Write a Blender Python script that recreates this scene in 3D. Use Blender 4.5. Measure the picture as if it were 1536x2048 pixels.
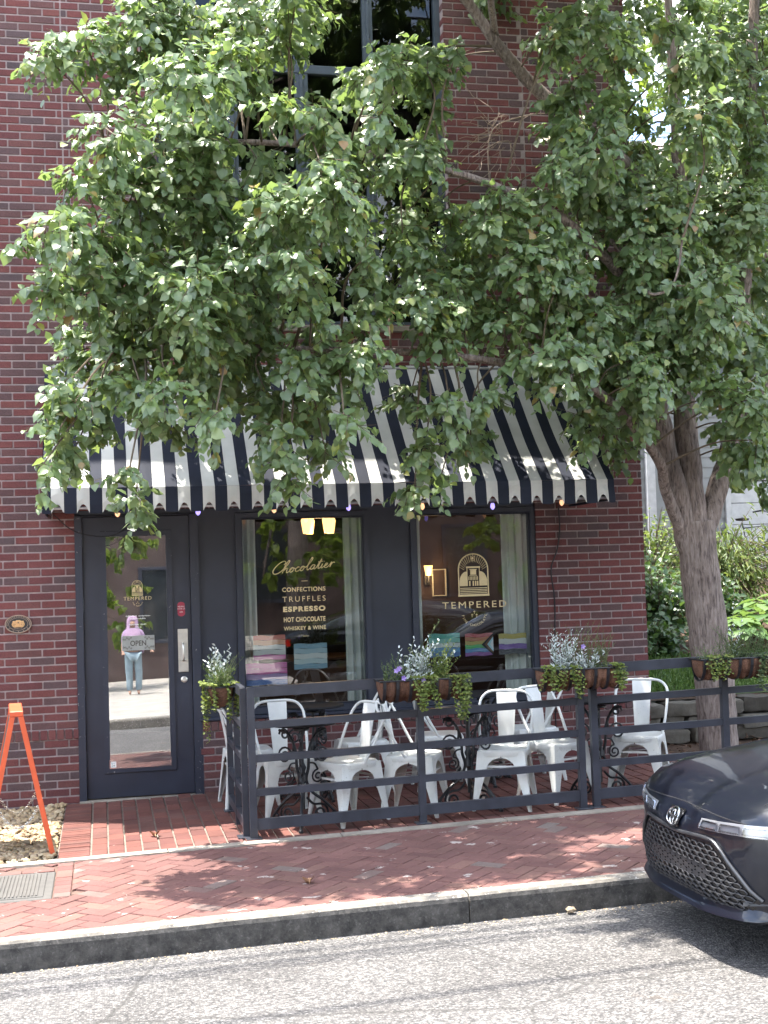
import bpy, bmesh, math, random
import numpy as np
from mathutils import Vector, Matrix, noise as mnoise
from mathutils.bvhtree import BVHTree
R = random.Random(11)
NR = np.random.RandomState(7)
PI = math.pi
for o in list(bpy.data.objects): bpy.data.objects.remove(o)
scene = bpy.context.scene
COL = scene.collection

# ---------------------------------------------------------------- camera, sky, sun, exposure
cam_d = bpy.data.cameras.new('camera'); cam = bpy.data.objects.new('camera', cam_d); COL.objects.link(cam)
cr, cu, cf = Vector((0.97774, -0.20754, -0.03087)), Vector((0.02106, -0.04929, 0.99856)), Vector((0.20876, 0.97698, 0.04382))
mw = Matrix((cr, cu, -cf)).transposed().to_4x4(); mw.translation = Vector((0, -11.5226, 1.8649))
cam.matrix_world = mw
cam_d.sensor_fit = 'VERTICAL'; cam_d.sensor_height = 36; cam_d.lens = 46.58
cam_d.clip_start = 0.05; cam_d.clip_end = 900
scene.camera = cam
scene.cycles.max_bounces = 5; scene.cycles.diffuse_bounces = 3; scene.cycles.glossy_bounces = 2; scene.cycles.transmission_bounces = 3; scene.cycles.use_light_tree = False; scene.cycles.transparent_max_bounces = 8; scene.cycles.caustics_reflective = False; scene.cycles.caustics_refractive = False
scene.render.resolution_x = 768; scene.render.resolution_y = 1024
LD = Vector((0.23, -0.156, -1.0)).normalized()          # the way sunlight travels
SD = -LD
world = bpy.data.worlds.new('World'); scene.world = world; world.use_nodes = True
nt = world.node_tree; N = nt.nodes; L = nt.links; N.clear()
sky = N.new('ShaderNodeTexSky'); sky.sky_type = 'NISHITA'; sky.sun_disc = False
sky.sun_elevation = math.asin(SD.z); sky.sun_rotation = math.atan2(SD.x, SD.y); sky.dust_density = 1.5
tc = N.new('ShaderNodeTexCoord')
cn = N.new('ShaderNodeTexNoise'); cn.inputs['Scale'].default_value = 2.6; cn.inputs['Detail'].default_value = 8; cn.inputs['Roughness'].default_value = .58
cmap = N.new('ShaderNodeMapping'); cmap.inputs['Scale'].default_value = (1, 1, 2.4)
L.new(tc.outputs['Generated'], cmap.inputs[0]); L.new(cmap.outputs[0], cn.inputs['Vector'])
cramp = N.new('ShaderNodeValToRGB'); cramp.color_ramp.elements[0].position = .46; cramp.color_ramp.elements[1].position = .60
L.new(cn.outputs['Fac'], cramp.inputs[0])
mix = N.new('ShaderNodeMixRGB'); mix.inputs['Color2'].default_value = (8.5, 8.8, 9.2, 1)
L.new(cramp.outputs[0], mix.inputs[0]); L.new(sky.outputs[0], mix.inputs['Color1'])
bg = N.new('ShaderNodeBackground'); bg.inputs['Strength'].default_value = 0.15
L.new(mix.outputs[0], bg.inputs[0])
wo = N.new('ShaderNodeOutputWorld'); L.new(bg.outputs[0], wo.inputs[0])
sun_d = bpy.data.lights.new('sun', 'SUN'); sun_d.energy = 3.6; sun_d.angle = math.radians(.53); sun_d.color = (1, .95, .87)
sun = bpy.data.objects.new('sun', sun_d); COL.objects.link(sun); sun.location = SD * 40
sun.rotation_euler = LD.to_track_quat('-Z', 'Y').to_euler()
scene.view_settings.view_transform = 'Standard'; scene.view_settings.look = 'None'
scene.view_settings.exposure = 2.3; scene.view_settings.gamma = 1

# ---------------------------------------------------------------- helpers
def zg(x): return .019 * (max(-30, min(40, x)) - .3)

class MB:
    def __init__(s): s.v = []; s.f = []; s.m = []; s.r = []; s.mi = 0; s.rv = 0.
    def add(s, vs, fs):
        b = len(s.v); s.v += [tuple(p) for p in vs]; s.r += [s.rv] * len(vs)
        for f in fs: s.f.append(tuple(i + b for i in f)); s.m.append(s.mi)
        return s
    def box(s, x0, x1, y0, y1, z0, z1, M=None):
        p = [Vector((x, y, z)) for z in (z0, z1) for y in (y0, y1) for x in (x0, x1)]
        if M is not None: p = [M @ q for q in p]
        return s.add(p, [(0, 2, 3, 1), (4, 5, 7, 6), (0, 1, 5, 4), (2, 6, 7, 3), (0, 4, 6, 2), (1, 3, 7, 5)])
    def bbox(s, x0, x1, y0, y1, z0, z1, b=.004, M=None):
        # box with chamfered edges: three nested rings
        p = []; f = []
        def ring(z, i): return [(x0 + i, y0 + i, z), (x1 - i, y0 + i, z), (x1 - i, y1 - i, z), (x0 + i, y1 - i, z)]
        p = ring(z0, b) + ring(z0 + b, 0) + ring(z1 - b, 0) + ring(z1, b)
        f = [(3, 2, 1, 0), (12, 13, 14, 15)]
        for k in range(3):
            for i in range(4):
                a = k * 4 + i; c = k * 4 + (i + 1) % 4; f.append((a, c, c + 4, a + 4))
        p = [Vector(q) for q in p]
        if M is not None: p = [M @ q for q in p]
        return s.add(p, f)
    def tube(s, pts, rad, n=6, cap=True, closed=False):
        pts = [Vector(p) for p in pts]
        if not hasattr(rad, '__len__'): rad = [rad] * len(pts)
        vs = []; fs = []; up = None
        for i, p in enumerate(pts):
            if closed: t = pts[(i + 1) % len(pts)] - pts[i - 1]
            else: t = pts[min(i + 1, len(pts) - 1)] - pts[max(i - 1, 0)]
            if t.length < 1e-9: t = Vector((0, 0, 1))
            t.normalize()
            if up is None: up = t.orthogonal().normalized()
            else:
                up = up - t * up.dot(t)
                up = up.normalized() if up.length > 1e-6 else t.orthogonal().normalized()
            w = t.cross(up)
            for k in range(n):
                a = 2 * PI * k / n; vs.append(p + (up * math.cos(a) + w * math.sin(a)) * rad[i])
        K = len(pts)
        for i in range(K if closed else K - 1):
            for k in range(n):
                a = i * n + k; b = i * n + (k + 1) % n; c = ((i + 1) % K) * n + (k + 1) % n; d = ((i + 1) % K) * n + k
                fs.append((a, b, c, d))
        if cap and not closed:
            fs.append(tuple(range(n - 1, -1, -1))); fs.append(tuple((K - 1) * n + k for k in range(n)))
        return s.add(vs, fs)
    def lathe(s, prof, n=16, M=None, cap=True):
        vs = []; fs = []
        for r_, z in prof:
            for k in range(n): vs.append(Vector((r_ * math.cos(2 * PI * k / n), r_ * math.sin(2 * PI * k / n), z)))
        for i in range(len(prof) - 1):
            for k in range(n): fs.append((i * n + k, i * n + (k + 1) % n, (i + 1) * n + (k + 1) % n, (i + 1) * n + k))
        if cap: fs.append(tuple(range(n - 1, -1, -1))); fs.append(tuple((len(prof) - 1) * n + k for k in range(n)))
        if M is not None: vs = [M @ v for v in vs]
        return s.add(vs, fs)
    def grid(s, fn, nu, nv, flip=False):
        vs = [fn(i / nu, j / nv) for j in range(nv + 1) for i in range(nu + 1)]; fs = []
        for j in range(nv):
            for i in range(nu):
                a = j * (nu + 1) + i; q = (a, a + 1, a + nu + 2, a + nu + 1); fs.append(q[::-1] if flip else q)
        return s.add(vs, fs)
    def poly(s, pts): return s.add(pts, [tuple(range(len(pts)))])
    def prism(s, pts2, y0, y1, ax='y'):
        # extrude a 2D outline (x, z) between two y values
        n = len(pts2); a = [(x, y0, z) for x, z in pts2]; b = [(x, y1, z) for x, z in pts2]
        return s.add(a + b, [tuple(range(n)), tuple(range(2 * n - 1, n - 1, -1))] + [(i, i + n, (i + 1) % n + n, (i + 1) % n) for i in range(n)])
    def mesh(s, name, mats, smooth=None):
        me = bpy.data.meshes.new(name); me.from_pydata(s.v, [], s.f)
        for m in (mats if isinstance(mats, (list, tuple)) else [mats]): me.materials.append(m)
        if isinstance(mats, (list, tuple)): me.polygons.foreach_set('material_index', s.m)
        at = me.attributes.new('rnd', 'FLOAT', 'POINT'); at.data.foreach_set('value', s.r)
        if smooth is not None:
            me.polygons.foreach_set('use_smooth', [True] * len(s.f))
            if smooth < 179: me.set_sharp_from_angle(angle=math.radians(smooth))
        me.update(); return me
    def build(s, name, mats, parent=None, smooth=None, loc=None, kind=None):
        return link(name, s.mesh(name, mats, smooth), parent, loc, kind)

def link(name, me, parent=None, loc=None, kind=None, rot=None):
    o = bpy.data.objects.new(name, me); COL.objects.link(o)
    if parent is not None: o.parent = parent
    if loc is not None: o.location = loc
    if rot is not None: o.rotation_euler = rot
    if kind: o['kind'] = kind
    return o
def empty(name, loc=(0, 0, 0), rz=0, label=None, cat=None, group=None):
    o = bpy.data.objects.new(name, None); COL.objects.link(o); o.location = loc; o.rotation_euler = (0, 0, rz); o.empty_display_size = .1
    return tag(o, label, cat, group)
def tag(o, label=None, cat=None, group=None, kind=None):
    if label: o['label'] = label
    if cat: o['category'] = cat
    if group: o['group'] = group
    if kind: o['kind'] = kind
    return o
def copy_tree(o, parent=None, skip=()):
    c = o.copy(); COL.objects.link(c); c.parent = parent
    for ch in list(o.children):
        if ch.name.split('.')[0] not in skip: copy_tree(ch, c, skip)
    return c
def crv(pts, n=6):
    # Catmull-Rom through points
    P = [Vector(p) for p in pts]; P = [P[0] * 2 - P[1]] + P + [P[-1] * 2 - P[-2]]; out = []
    for i in range(1, len(P) - 2):
        for k in range(n):
            t = k / n; a, b, c, d = P[i - 1], P[i], P[i + 1], P[i + 2]
            out.append(.5 * ((2 * b) + (c - a) * t + (2 * a - 5 * b + 4 * c - d) * t * t + (3 * b - a - 3 * c + d) * t ** 3))
    out.append(P[-2]); return out
def spiral(cx, cz, r0, r1, a0, turns, n=22):
    return [(cx + (r0 + (r1 - r0) * i / n) * math.cos(a0 + turns * 2 * PI * i / n), cz + (r0 + (r1 - r0) * i / n) * math.sin(a0 + turns * 2 * PI * i / n)) for i in range(n + 1)]

# ---------------------------------------------------------------- materials
def newmat(name):
    m = bpy.data.materials.new(name); m.use_nodes = True; nt = m.node_tree
    b = nt.nodes['Principled BSDF']; return m, nt, b
def pos(nt):
    g = nt.nodes.new('ShaderNodeNewGeometry'); return g.outputs['Position']
def nnoise(nt, scale, detail=4, rough=.55, vec=None, dist=0):
    n = nt.nodes.new('ShaderNodeTexNoise'); n.inputs['Scale'].default_value = scale; n.inputs['Detail'].default_value = detail; n.inputs['Roughness'].default_value = rough
    n.inputs['Distortion'].default_value = dist
    nt.links.new(vec if vec is not None else pos(nt), n.inputs['Vector']); return n.outputs['Fac']
def ramp(nt, fac, stops, interp='LINEAR'):
    r = nt.nodes.new('ShaderNodeValToRGB'); cr_ = r.color_ramp; cr_.interpolation = interp
    while len(cr_.elements) < len(stops): cr_.elements.new(.5)
    for e, (p, c) in zip(cr_.elements, stops):
        e.position = p; e.color = (c, c, c, 1) if not hasattr(c, '__len__') else (*c, 1)
    nt.links.new(fac, r.inputs[0]); return r.outputs[0]
def mixc(nt, fac, a, b, mode='MIX'):
    m = nt.nodes.new('ShaderNodeMixRGB'); m.blend_type = mode
    for i, x in enumerate((fac, a, b)):
        if hasattr(x, 'is_output'): nt.links.new(x, m.inputs[i])
        elif i == 0: m.inputs[0].default_value = x
        else: m.inputs[i].default_value = (*x, 1)
    return m.outputs[0]
def math_(nt, op, a, b=0.):
    m = nt.nodes.new('ShaderNodeMath'); m.operation = op
    for i, x in enumerate((a, b)):
        if hasattr(x, 'is_output'): nt.links.new(x, m.inputs[i])
        else: m.inputs[i].default_value = x
    return m.outputs[0]
def bump(nt, b, h, strength=.3, dist=.01):
    n = nt.nodes.new('ShaderNodeBump'); n.inputs['Strength'].default_value = strength; n.inputs['Distance'].default_value = dist
    nt.links.new(h, n.inputs['Height']); nt.links.new(n.outputs[0], b.inputs['Normal'])
def rnd(nt):
    a = nt.nodes.new('ShaderNodeAttribute'); a.attribute_name = 'rnd'
    o = nt.nodes.new('ShaderNodeObjectInfo')
    return math_(nt, 'FRACT', math_(nt, 'ADD', a.outputs['Fac'], o.outputs['Random']))
def simple(name, col, rough=.5, metal=0, var=.12, scale=8, bmp=0, bscale=60, spec=.5, coat=0, emit=None):
    m, nt, b = newmat(name)
    n = nnoise(nt, scale, 5)
    f = ramp(nt, n, [(.3, 1 - var), (.7, 1 + var)])
    # ramp clamps above 1, so scale the colour instead
    c1 = tuple(min(1, x * (1 + var)) for x in col); c0 = tuple(x * (1 - var) for x in col)
    c = mixc(nt, ramp(nt, n, [(.3, 0.), (.7, 1.)]), c0, c1)
    nt.links.new(c, b.inputs['Base Color'])
    b.inputs['Roughness'].default_value = rough; b.inputs['Metallic'].default_value = metal
    b.inputs['Specular IOR Level'].default_value = spec; b.inputs['Coat Weight'].default_value = coat; b.inputs['Coat Roughness'].default_value = .05
    if bmp: bump(nt, b, nnoise(nt, bscale, 3), bmp, .004)
    if emit: b.inputs['Emission Color'].default_value = (*emit[0], 1); b.inputs['Emission Strength'].default_value = emit[1]
    return m
def piece_mat(name, stops, rough=.85, grain=120, gvar=.25, patch=None, bmp=.35, big=None, spec=.3):
    """brick-like pieces: colour per piece from rnd, grain from noise, optional pale patches"""
    m, nt, b = newmat(name)
    c = ramp(nt, rnd(nt), stops)
    g = nnoise(nt, grain, 4, .7)
    c = mixc(nt, 1., c, ramp(nt, g, [(.25, 1 - gvar), (.75, 1.)]), 'MULTIPLY')
    if big: c = mixc(nt, 1., c, ramp(nt, nnoise(nt, big, 4), [(.3, .72), (.65, 1.)]), 'MULTIPLY')
    if patch:
        sc, th, pc = patch
        pf = ramp(nt, nnoise(nt, sc, 5, .6), [(th, 0.), (th + .025, 1.)])
        c = mixc(nt, pf, c, pc)
    nt.links.new(c, b.inputs['Base Color']); b.inputs['Roughness'].default_value = rough; b.inputs['Specular IOR Level'].default_value = spec
    bump(nt, b, g, bmp, .004); return m
def leafmat(name, stops, rough=.4, trans=.35, tcol=(.18, .30, .04), spec=.5):
    m, nt, b = newmat(name)
    c = ramp(nt, rnd(nt), stops); nt.links.new(c, b.inputs['Base Color'])
    b.inputs['Roughness'].default_value = rough; b.inputs['Specular IOR Level'].default_value = spec
    t = nt.nodes.new('ShaderNodeBsdfTranslucent'); nt.links.new(mixc(nt, .55, c, tcol), t.inputs[0])
    mx = nt.nodes.new('ShaderNodeMixShader'); mx.inputs[0].default_value = trans
    nt.links.new(b.outputs[0], mx.inputs[1]); nt.links.new(t.outputs[0], mx.inputs[2])
    nt.links.new(mx.outputs[0], nt.nodes['Material Output'].inputs[0]); return m
def glassmat(name, refl=.10, tint=(.8, .84, .84), dirt=0.0):
    m, nt, b = newmat(name); nt.nodes.remove(b)
    t = nt.nodes.new('ShaderNodeBsdfTransparent'); t.inputs[0].default_value = (*tint, 1)
    g = nt.nodes.new('ShaderNodeBsdfGlossy'); g.inputs['Roughness'].default_value = .004; g.inputs[0].default_value = (.95, .97, 1, 1)
    bn = nt.nodes.new('ShaderNodeBump'); bn.inputs['Strength'].default_value = .05; bn.inputs['Distance'].default_value = .01
    nt.links.new(nnoise(nt, 1.3, 2), bn.inputs['Height']); nt.links.new(bn.outputs[0], g.inputs['Normal'])
    lw = nt.nodes.new('ShaderNodeLayerWeight'); lw.inputs[0].default_value = .25
    fac = math_(nt, 'ADD', math_(nt, 'MULTIPLY', lw.outputs['Fresnel'], .6), refl)
    mx = nt.nodes.new('ShaderNodeMixShader'); nt.links.new(fac, mx.inputs[0]); nt.links.new(t.outputs[0], mx.inputs[1]); nt.links.new(g.outputs[0], mx.inputs[2])
    out = mx.outputs[0]
    if dirt:
        d = nt.nodes.new('ShaderNodeBsdfDiffuse'); d.inputs[0].default_value = (.5, .48, .44, 1)
        m2 = nt.nodes.new('ShaderNodeMixShader'); nt.links.new(ramp(nt, nnoise(nt, 4, 6, .7), [(.4, 0.), (.8, dirt)]), m2.inputs[0])
        nt.links.new(out, m2.inputs[1]); nt.links.new(d.outputs[0], m2.inputs[2]); out = m2.outputs[0]
    nt.links.new(out, nt.nodes['Material Output'].inputs[0]); return m

BR = [(0., (.165, .058, .058)), (.2, (.205, .068, .064)), (.38, (.16, .058, .060)), (.52, (.215, .075, .068)), (.64, (.145, .073, .072)), (.76, (.125, .085, .088)), (.86, (.17, .074, .070)), (1., (.11, .080, .086))]
m_brick = piece_mat('brick_face', BR, .88, 90, .38, (2.1, .70, (.24, .17, .165)), .7, 2.2)
m_mortar = simple('mortar', (.29, .235, .23), .95, var=.2, scale=14, bmp=.4, bscale=200, spec=.2)
m_navy = simple('navy_paint', (.024, .028, .044), .42, var=.18, scale=3, bmp=.05, bscale=30)
m_navyworn = None
m_fence = simple('fence_paint', (.032, .035, .046), .38, var=.25, scale=9, bmp=.05, bscale=80)
m_white = simple('chair_paint', (.64, .645, .62), .38, var=.12, scale=14, spec=.5)
def scuffed(name, col, rough):
    m, nt, b = newmat(name)
    c = mixc(nt, ramp(nt, nnoise(nt, 9, 5), [(.35, 0.), (.7, 1.)]), col, tuple(x * .86 for x in col))
    f = math_(nt, 'MULTIPLY', ramp(nt, nnoise(nt, 70, 4, .7), [(.63, 0.), (.68, 1.)]), ramp(nt, nnoise(nt, 3.1, 3), [(.46, 0.), (.6, .8)]))
    c = mixc(nt, f, c, (.20, .17, .14)); nt.links.new(c, b.inputs['Base Color']); b.inputs['Roughness'].default_value = rough
    bump(nt, b, nnoise(nt, 24, 3), .06, .01); return m
m_white = scuffed('scuffed_chair_paint', (.66, .665, .64), .36)
m_iron = simple('wrought_iron', (.012, .013, .016), .45, var=.3, scale=30, bmp=.2, bscale=150)
m_gold = simple('gold_leaf', (.62, .49, .27), .5, var=.08, scale=30)
m_steel = simple('brushed_steel', (.62, .6, .56), .35, .75, var=.08, scale=25)
m_conc = simple('concrete', (.27, .235, .195), .9, var=.28, scale=7, bmp=.5, bscale=110, spec=.2)
m_pav = piece_mat('sidewalk_paver_clay', [(0., (.172, .084, .073)), (.3, (.205, .102, .088)), (.6, (.157, .076, .068)), (.85, (.22, .117, .094)), (.94, (.182, .094, .081)), (1., (.2, .16, .14))], .9, 60, .3, (5.5, .632, (.36, .30, .265)), .5, 2.2)
m_pat = piece_mat('patio_paver_clay', [(0., (.165, .068, .056)), (.4, (.205, .083, .066)), (.7, (.145, .06, .052)), (1., (.18, .09, .075))], .88, 60, .3, (7, .70, (.42, .34, .3)), .5, 2.5)
m_joint = simple('joint_sand', (.20, .165, .14), .95, var=.25, scale=30, spec=.1)
m_joint2 = simple('joint_dirt', (.13, .085, .07), .95, var=.35, scale=20, spec=.1)
m_bark = None
def barkmat():
    m, nt, b = newmat('bark')
    mp = nt.nodes.new('ShaderNodeMapping'); mp.inputs['Scale'].default_value = (1, 1, .16); nt.links.new(pos(nt), mp.inputs[0])
    n = nnoise(nt, 48, 5, .65, mp.outputs[0], .6)
    c = ramp(nt, n, [(.32, (.085, .066, .058)), (.5, (.24, .19, .168)), (.72, (.38, .32, .285))])
    c = mixc(nt, 1., c, ramp(nt, nnoise(nt, 3, 3), [(.3, .7), (.7, 1.)]), 'MULTIPLY')
    nt.links.new(c, b.inputs['Base Color']); b.inputs['Roughness'].default_value = .92; b.inputs['Specular IOR Level'].default_value = .2
    bump(nt, b, n, .9, .02); return m
m_bark = barkmat()
m_twig = simple('twig_bark', (.11, .085, .06), .85, var=.3, scale=20, spec=.2)
m_leaf = leafmat('maple_leaf', [(0., (.088, .142, .062)), (.45, (.130, .200, .088)), (.8, (.168, .236, .095)), (.95, (.21, .27, .09)), (.985, (.22, .25, .05)), (1., (.30, .16, .06))], .40, .42, (.33, .46, .09), 1.0)
def asphalt():
    m, nt, b = newmat('asphalt')
    v = nt.nodes.new('ShaderNodeTexVoronoi'); v.inputs['Scale'].default_value = 85; nt.links.new(pos(nt), v.inputs['Vector'])
    rv = nt.nodes.new('ShaderNodeSeparateColor'); nt.links.new(v.outputs['Color'], rv.inputs[0])
    c = ramp(nt, rv.outputs[0], [(0., (.085, .082, .08)), (.35, (.135, .129, .125)), (.7, (.19, .18, .172)), (1., (.29, .273, .26))])
    c = mixc(nt, 1., c, ramp(nt, v.outputs['Distance'], [(.2, 1.), (.8, .6)]), 'MULTIPLY')
    c = mixc(nt, 1., c, ramp(nt, nnoise(nt, 1.4, 5, .6), [(.3, .72), (.7, 1.)]), 'MULTIPLY')
    st = ramp(nt, nnoise(nt, .9, 5, .65), [(.64, 0.), (.72, .6)]); c = mixc(nt, st, c, (.12, .085, .055))
    e = nt.nodes.new('ShaderNodeTexVoronoi'); e.feature = 'DISTANCE_TO_EDGE'; e.inputs['Scale'].default_value = .55; dv = nt.nodes.new('ShaderNodeMixRGB'); dv.inputs[0].default_value = .12; nt.links.new(pos(nt), dv.inputs[1]); nn_ = nt.nodes.new('ShaderNodeTexNoise'); nn_.inputs['Scale'].default_value = 2.5; nn_.inputs['Detail'].default_value = 6; nt.links.new(pos(nt), nn_.inputs['Vector']); nt.links.new(nn_.outputs['Color'], dv.inputs[2]); nt.links.new(dv.outputs[0], e.inputs['Vector'])
    c = mixc(nt, ramp(nt, e.outputs['Distance'], [(.002, .7), (.006, 0.)]), c, (.05, .048, .045))
    nt.links.new(c, b.inputs['Base Color']); b.inputs['Roughness'].default_value = .95; b.inputs['Specular IOR Level'].default_value = .2
    bump(nt, b, v.outputs['Distance'], .7, .01); return m
m_asph = asphalt()
def kerbmat():
    m, nt, b = newmat('kerb_concrete')
    c = ramp(nt, nnoise(nt, 5, 6, .7), [(.25, (.11, .10, .088)), (.5, (.185, .167, .143)), (.75, (.26, .235, .20))])
    sp = ramp(nt, nnoise(nt, 55, 2), [(.62, 0.), (.66, .9)]); c = mixc(nt, sp, c, (.52, .49, .45))
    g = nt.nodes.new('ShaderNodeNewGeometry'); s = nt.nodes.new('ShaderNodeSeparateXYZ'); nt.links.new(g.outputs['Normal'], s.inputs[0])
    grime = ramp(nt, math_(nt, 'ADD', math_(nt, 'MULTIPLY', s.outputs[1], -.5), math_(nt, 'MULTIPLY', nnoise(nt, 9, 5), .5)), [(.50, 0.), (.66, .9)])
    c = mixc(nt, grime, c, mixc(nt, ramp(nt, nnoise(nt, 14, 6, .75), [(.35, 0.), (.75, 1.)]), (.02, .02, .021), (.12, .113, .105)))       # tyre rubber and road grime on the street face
    nt.links.new(c, b.inputs['Base Color']); b.inputs['Roughness'].default_value = .9; b.inputs['Specular IOR Level'].default_value = .2
    bump(nt, b, nnoise(nt, 70, 4, .7), .5, .006); return m
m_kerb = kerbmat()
m_blackfab = simple('black_canvas', (.011, .014, .026), .75, var=.2, scale=5, bmp=.12, bscale=400, spec=.25)
m_whitefab = simple('white_canvas', (.45, .445, .42), .8, var=.17, scale=2.5, bmp=.12, bscale=400, spec=.2)
m_glass = glassmat('window_glass', .085)
m_doorglass = glassmat('door_glass', .36, (.7, .72, .72), .12)
m_upglass = glassmat('upper_window_glass', .03, (.6, .66, .68))
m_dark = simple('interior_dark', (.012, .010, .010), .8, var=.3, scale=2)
m_curtain = simple('curtain_cloth', (.66, .68, .63), .85, var=.08, scale=6, spec=.1)
m_grass = leafmat('lawn_blade', [(0., (.05, .10, .025)), (.5, (.08, .15, .04)), (1., (.14, .2, .06))], .5, .3)
m_soil = simple('mulch', (.06, .04, .03), .95, var=.5, scale=25, bmp=.8, bscale=60, spec=.1)
# ---------------------------------------------------------------- the ground
def sheet(name, x0, x1, y0, y1, dz, mat, nx=20, ny=2, fn=None):
    b = MB(); b.grid(lambda u, v: (x0 + (x1 - x0) * u, y0 + (y1 - y0) * v, zg(x0 + (x1 - x0) * u) + (fn(y0 + (y1 - y0) * v) if fn else dz)), nx, ny)
    o = b.build(name, mat); o['kind'] = 'structure'; return o
KY = -4.27                       # street face of the kerb
def roadz(y): d = min(KY - y, y + 10.1); return -.15 + .018 * max(0, min(d, 2.9))
sheet('ground', -160, 160, -160, 160, -.6, simple('far_ground', (.10, .10, .07), .95, var=.3, scale=.3), 40, 4)
road = sheet('road', -40, 60, -10.12, KY - .002, 0, m_asph, 40, 12, roadz)
sheet('opposite_pavement', -40, 60, -34, -10.28, -.01, simple('pale_paving', (.36, .33, .29), .9, var=.2, scale=2), 30, 2)
sheet('sidewalk', -40, 40, -4.2, -2.30, -.012, m_joint2, 30, 1)
patio = sheet('patio', -.345, 6.2, -2.25, .06, -.012, m_joint, 20, 1)
# kerbs cut into stones
def kerb(name, y0, y1, xs, flip=False):
    k = empty(name); k['kind'] = 'structure'
    for a, c in zip(xs[:-1], xs[1:]):
        b = MB(); prof = [(y0, -.32), (y0 + .004, -.03), (y0 + .012, -.008), (y0 + .03, .004), (y1 - .01, .006), (y1, 0), (y1, -.32)]
        n = 14
        def P(u, j):
            x = a + .004 + (c - a - .008) * u; y, z = prof[j]
            w = .004 * mnoise.noise((x * 4, y * 9, z * 9)) if j < 5 else 0
            if flip: y = y1 + y0 - y
            return (x, y + w, zg(x) + z + w * .6)
        vs = [P(i / n, j) for i in range(n + 1) for j in range(7)]; fs = []
        for i in range(n):
            for j in range(6): q = (i * 7 + j, (i + 1) * 7 + j, (i + 1) * 7 + j + 1, i * 7 + j + 1); fs.append(q if not flip else q[::-1])
        fs += [tuple(range(7)), tuple(n * 7 + j for j in range(6, -1, -1))]
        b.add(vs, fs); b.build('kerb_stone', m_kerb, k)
    return k
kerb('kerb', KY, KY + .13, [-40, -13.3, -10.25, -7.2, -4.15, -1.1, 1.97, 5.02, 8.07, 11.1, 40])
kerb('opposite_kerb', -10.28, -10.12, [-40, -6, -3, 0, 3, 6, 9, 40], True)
b = MB()
for i in range(16):
    a = -8 + i * 1.2; b.box(a, a + 1.192, -2.345, -2.235, -.1, .004)
b.v = [(x, y + .003 * mnoise.noise((x * 3, y * 20, 0)), z + zg(x)) for x, y, z in b.v]
tag(b.build('concrete_edging', m_conc), kind='structure')

# pavers
def clip(poly, y0, y1, x0=-99, x1=99):
    for ax, lim, sg in ((1, y0, 1), (1, y1, -1), (0, x0, 1), (0, x1, -1)):
        out = []
        for i, p in enumerate(poly):
            q = poly[(i + 1) % len(poly)]; dp = (p[ax] - lim) * sg; dq = (q[ax] - lim) * sg
            if dp >= 0: out.append(p)
            if (dp > 0) != (dq > 0) and dp != dq:
                t = dp / (dp - dq); out.append((p[0] + (q[0] - p[0]) * t, p[1] + (q[1] - p[1]) * t))
        poly = out
        if len(poly) < 3: return []
    return poly
def paver_mesh(b, poly, cx, cy, top=0., th=.03, ins=.004, tilt=(0, 0), ox=0, oy=0, oz=0):
    n = len(poly); a = []; m = []; c = []
    for x, y in poly:
        dx, dy = x - cx, y - cy; d = math.hypot(dx, dy) or 1; k = max(0, 1 - ins * 1.3 / d)
        z = top + tilt[0] * dx + tilt[1] * dy
        a.append((cx + dx * k - ox, cy + dy * k - oy, z - oz)); m.append((x - ox, y - oy, z - ins * .8 - oz)); c.append((x - ox, y - oy, z - th - oz))
    fs = [tuple(range(n))]
    for i in range(n): j = (i + 1) % n; fs += [(i, i + n, j + n, j), (i + n, i + 2 * n, j + 2 * n, j + n)]
    b.add(a + m + c, [f[::-1] if len(f) == 99 else f for f in fs])
def lay(pieces, parent, name, mat, maxn, score):
    """pieces: (poly, cx, cy); the maxn that show largest become objects, the rest one joined part"""
    pieces = sorted(pieces, key=lambda q: -score(q)); rest = MB(); shared = {}
    for i, (poly, cx, cy, key) in enumerate(pieces):
        top = zg(cx) + R.uniform(-.0018, .0018); tl = (.019 + R.uniform(-.006, .006), R.uniform(-.01, .01))
        if i < maxn and score(pieces[i]) > 0:
            if key is not None:
                if key not in shared:
                    mb = MB(); paver_mesh(mb, poly, cx, cy, 0, ox=cx, oy=cy); shared[key] = mb.mesh(name, mat)
                o = link(name, shared[key], parent, (cx, cy, top)); o.rotation_euler = (tl[1], -tl[0], R.uniform(-.006, .006))
            else:
                mb = MB(); paver_mesh(mb, poly, cx, cy, 0, tilt=tl, ox=cx, oy=cy); mb.build(name, mat, parent, loc=(cx, cy, top))
        else:
            rest.rv = R.random(); paver_mesh(rest, poly, cx, cy, top, tilt=tl)
    if rest.v: rest.build(name, mat, parent, kind='stuff')
def vis(q):
    cx, cy = q[1], q[2]; d = cy + 11.5
    t = cx / d
    return (1 / d) if -.09 < t < .42 else -d
W = .1045; ang = PI / 4 + .02
pcs = []
ca, sa = math.cos(ang), math.sin(ang)
UT = (-1.02, -.335, -3.34, -2.60)                     # utility cover
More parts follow.
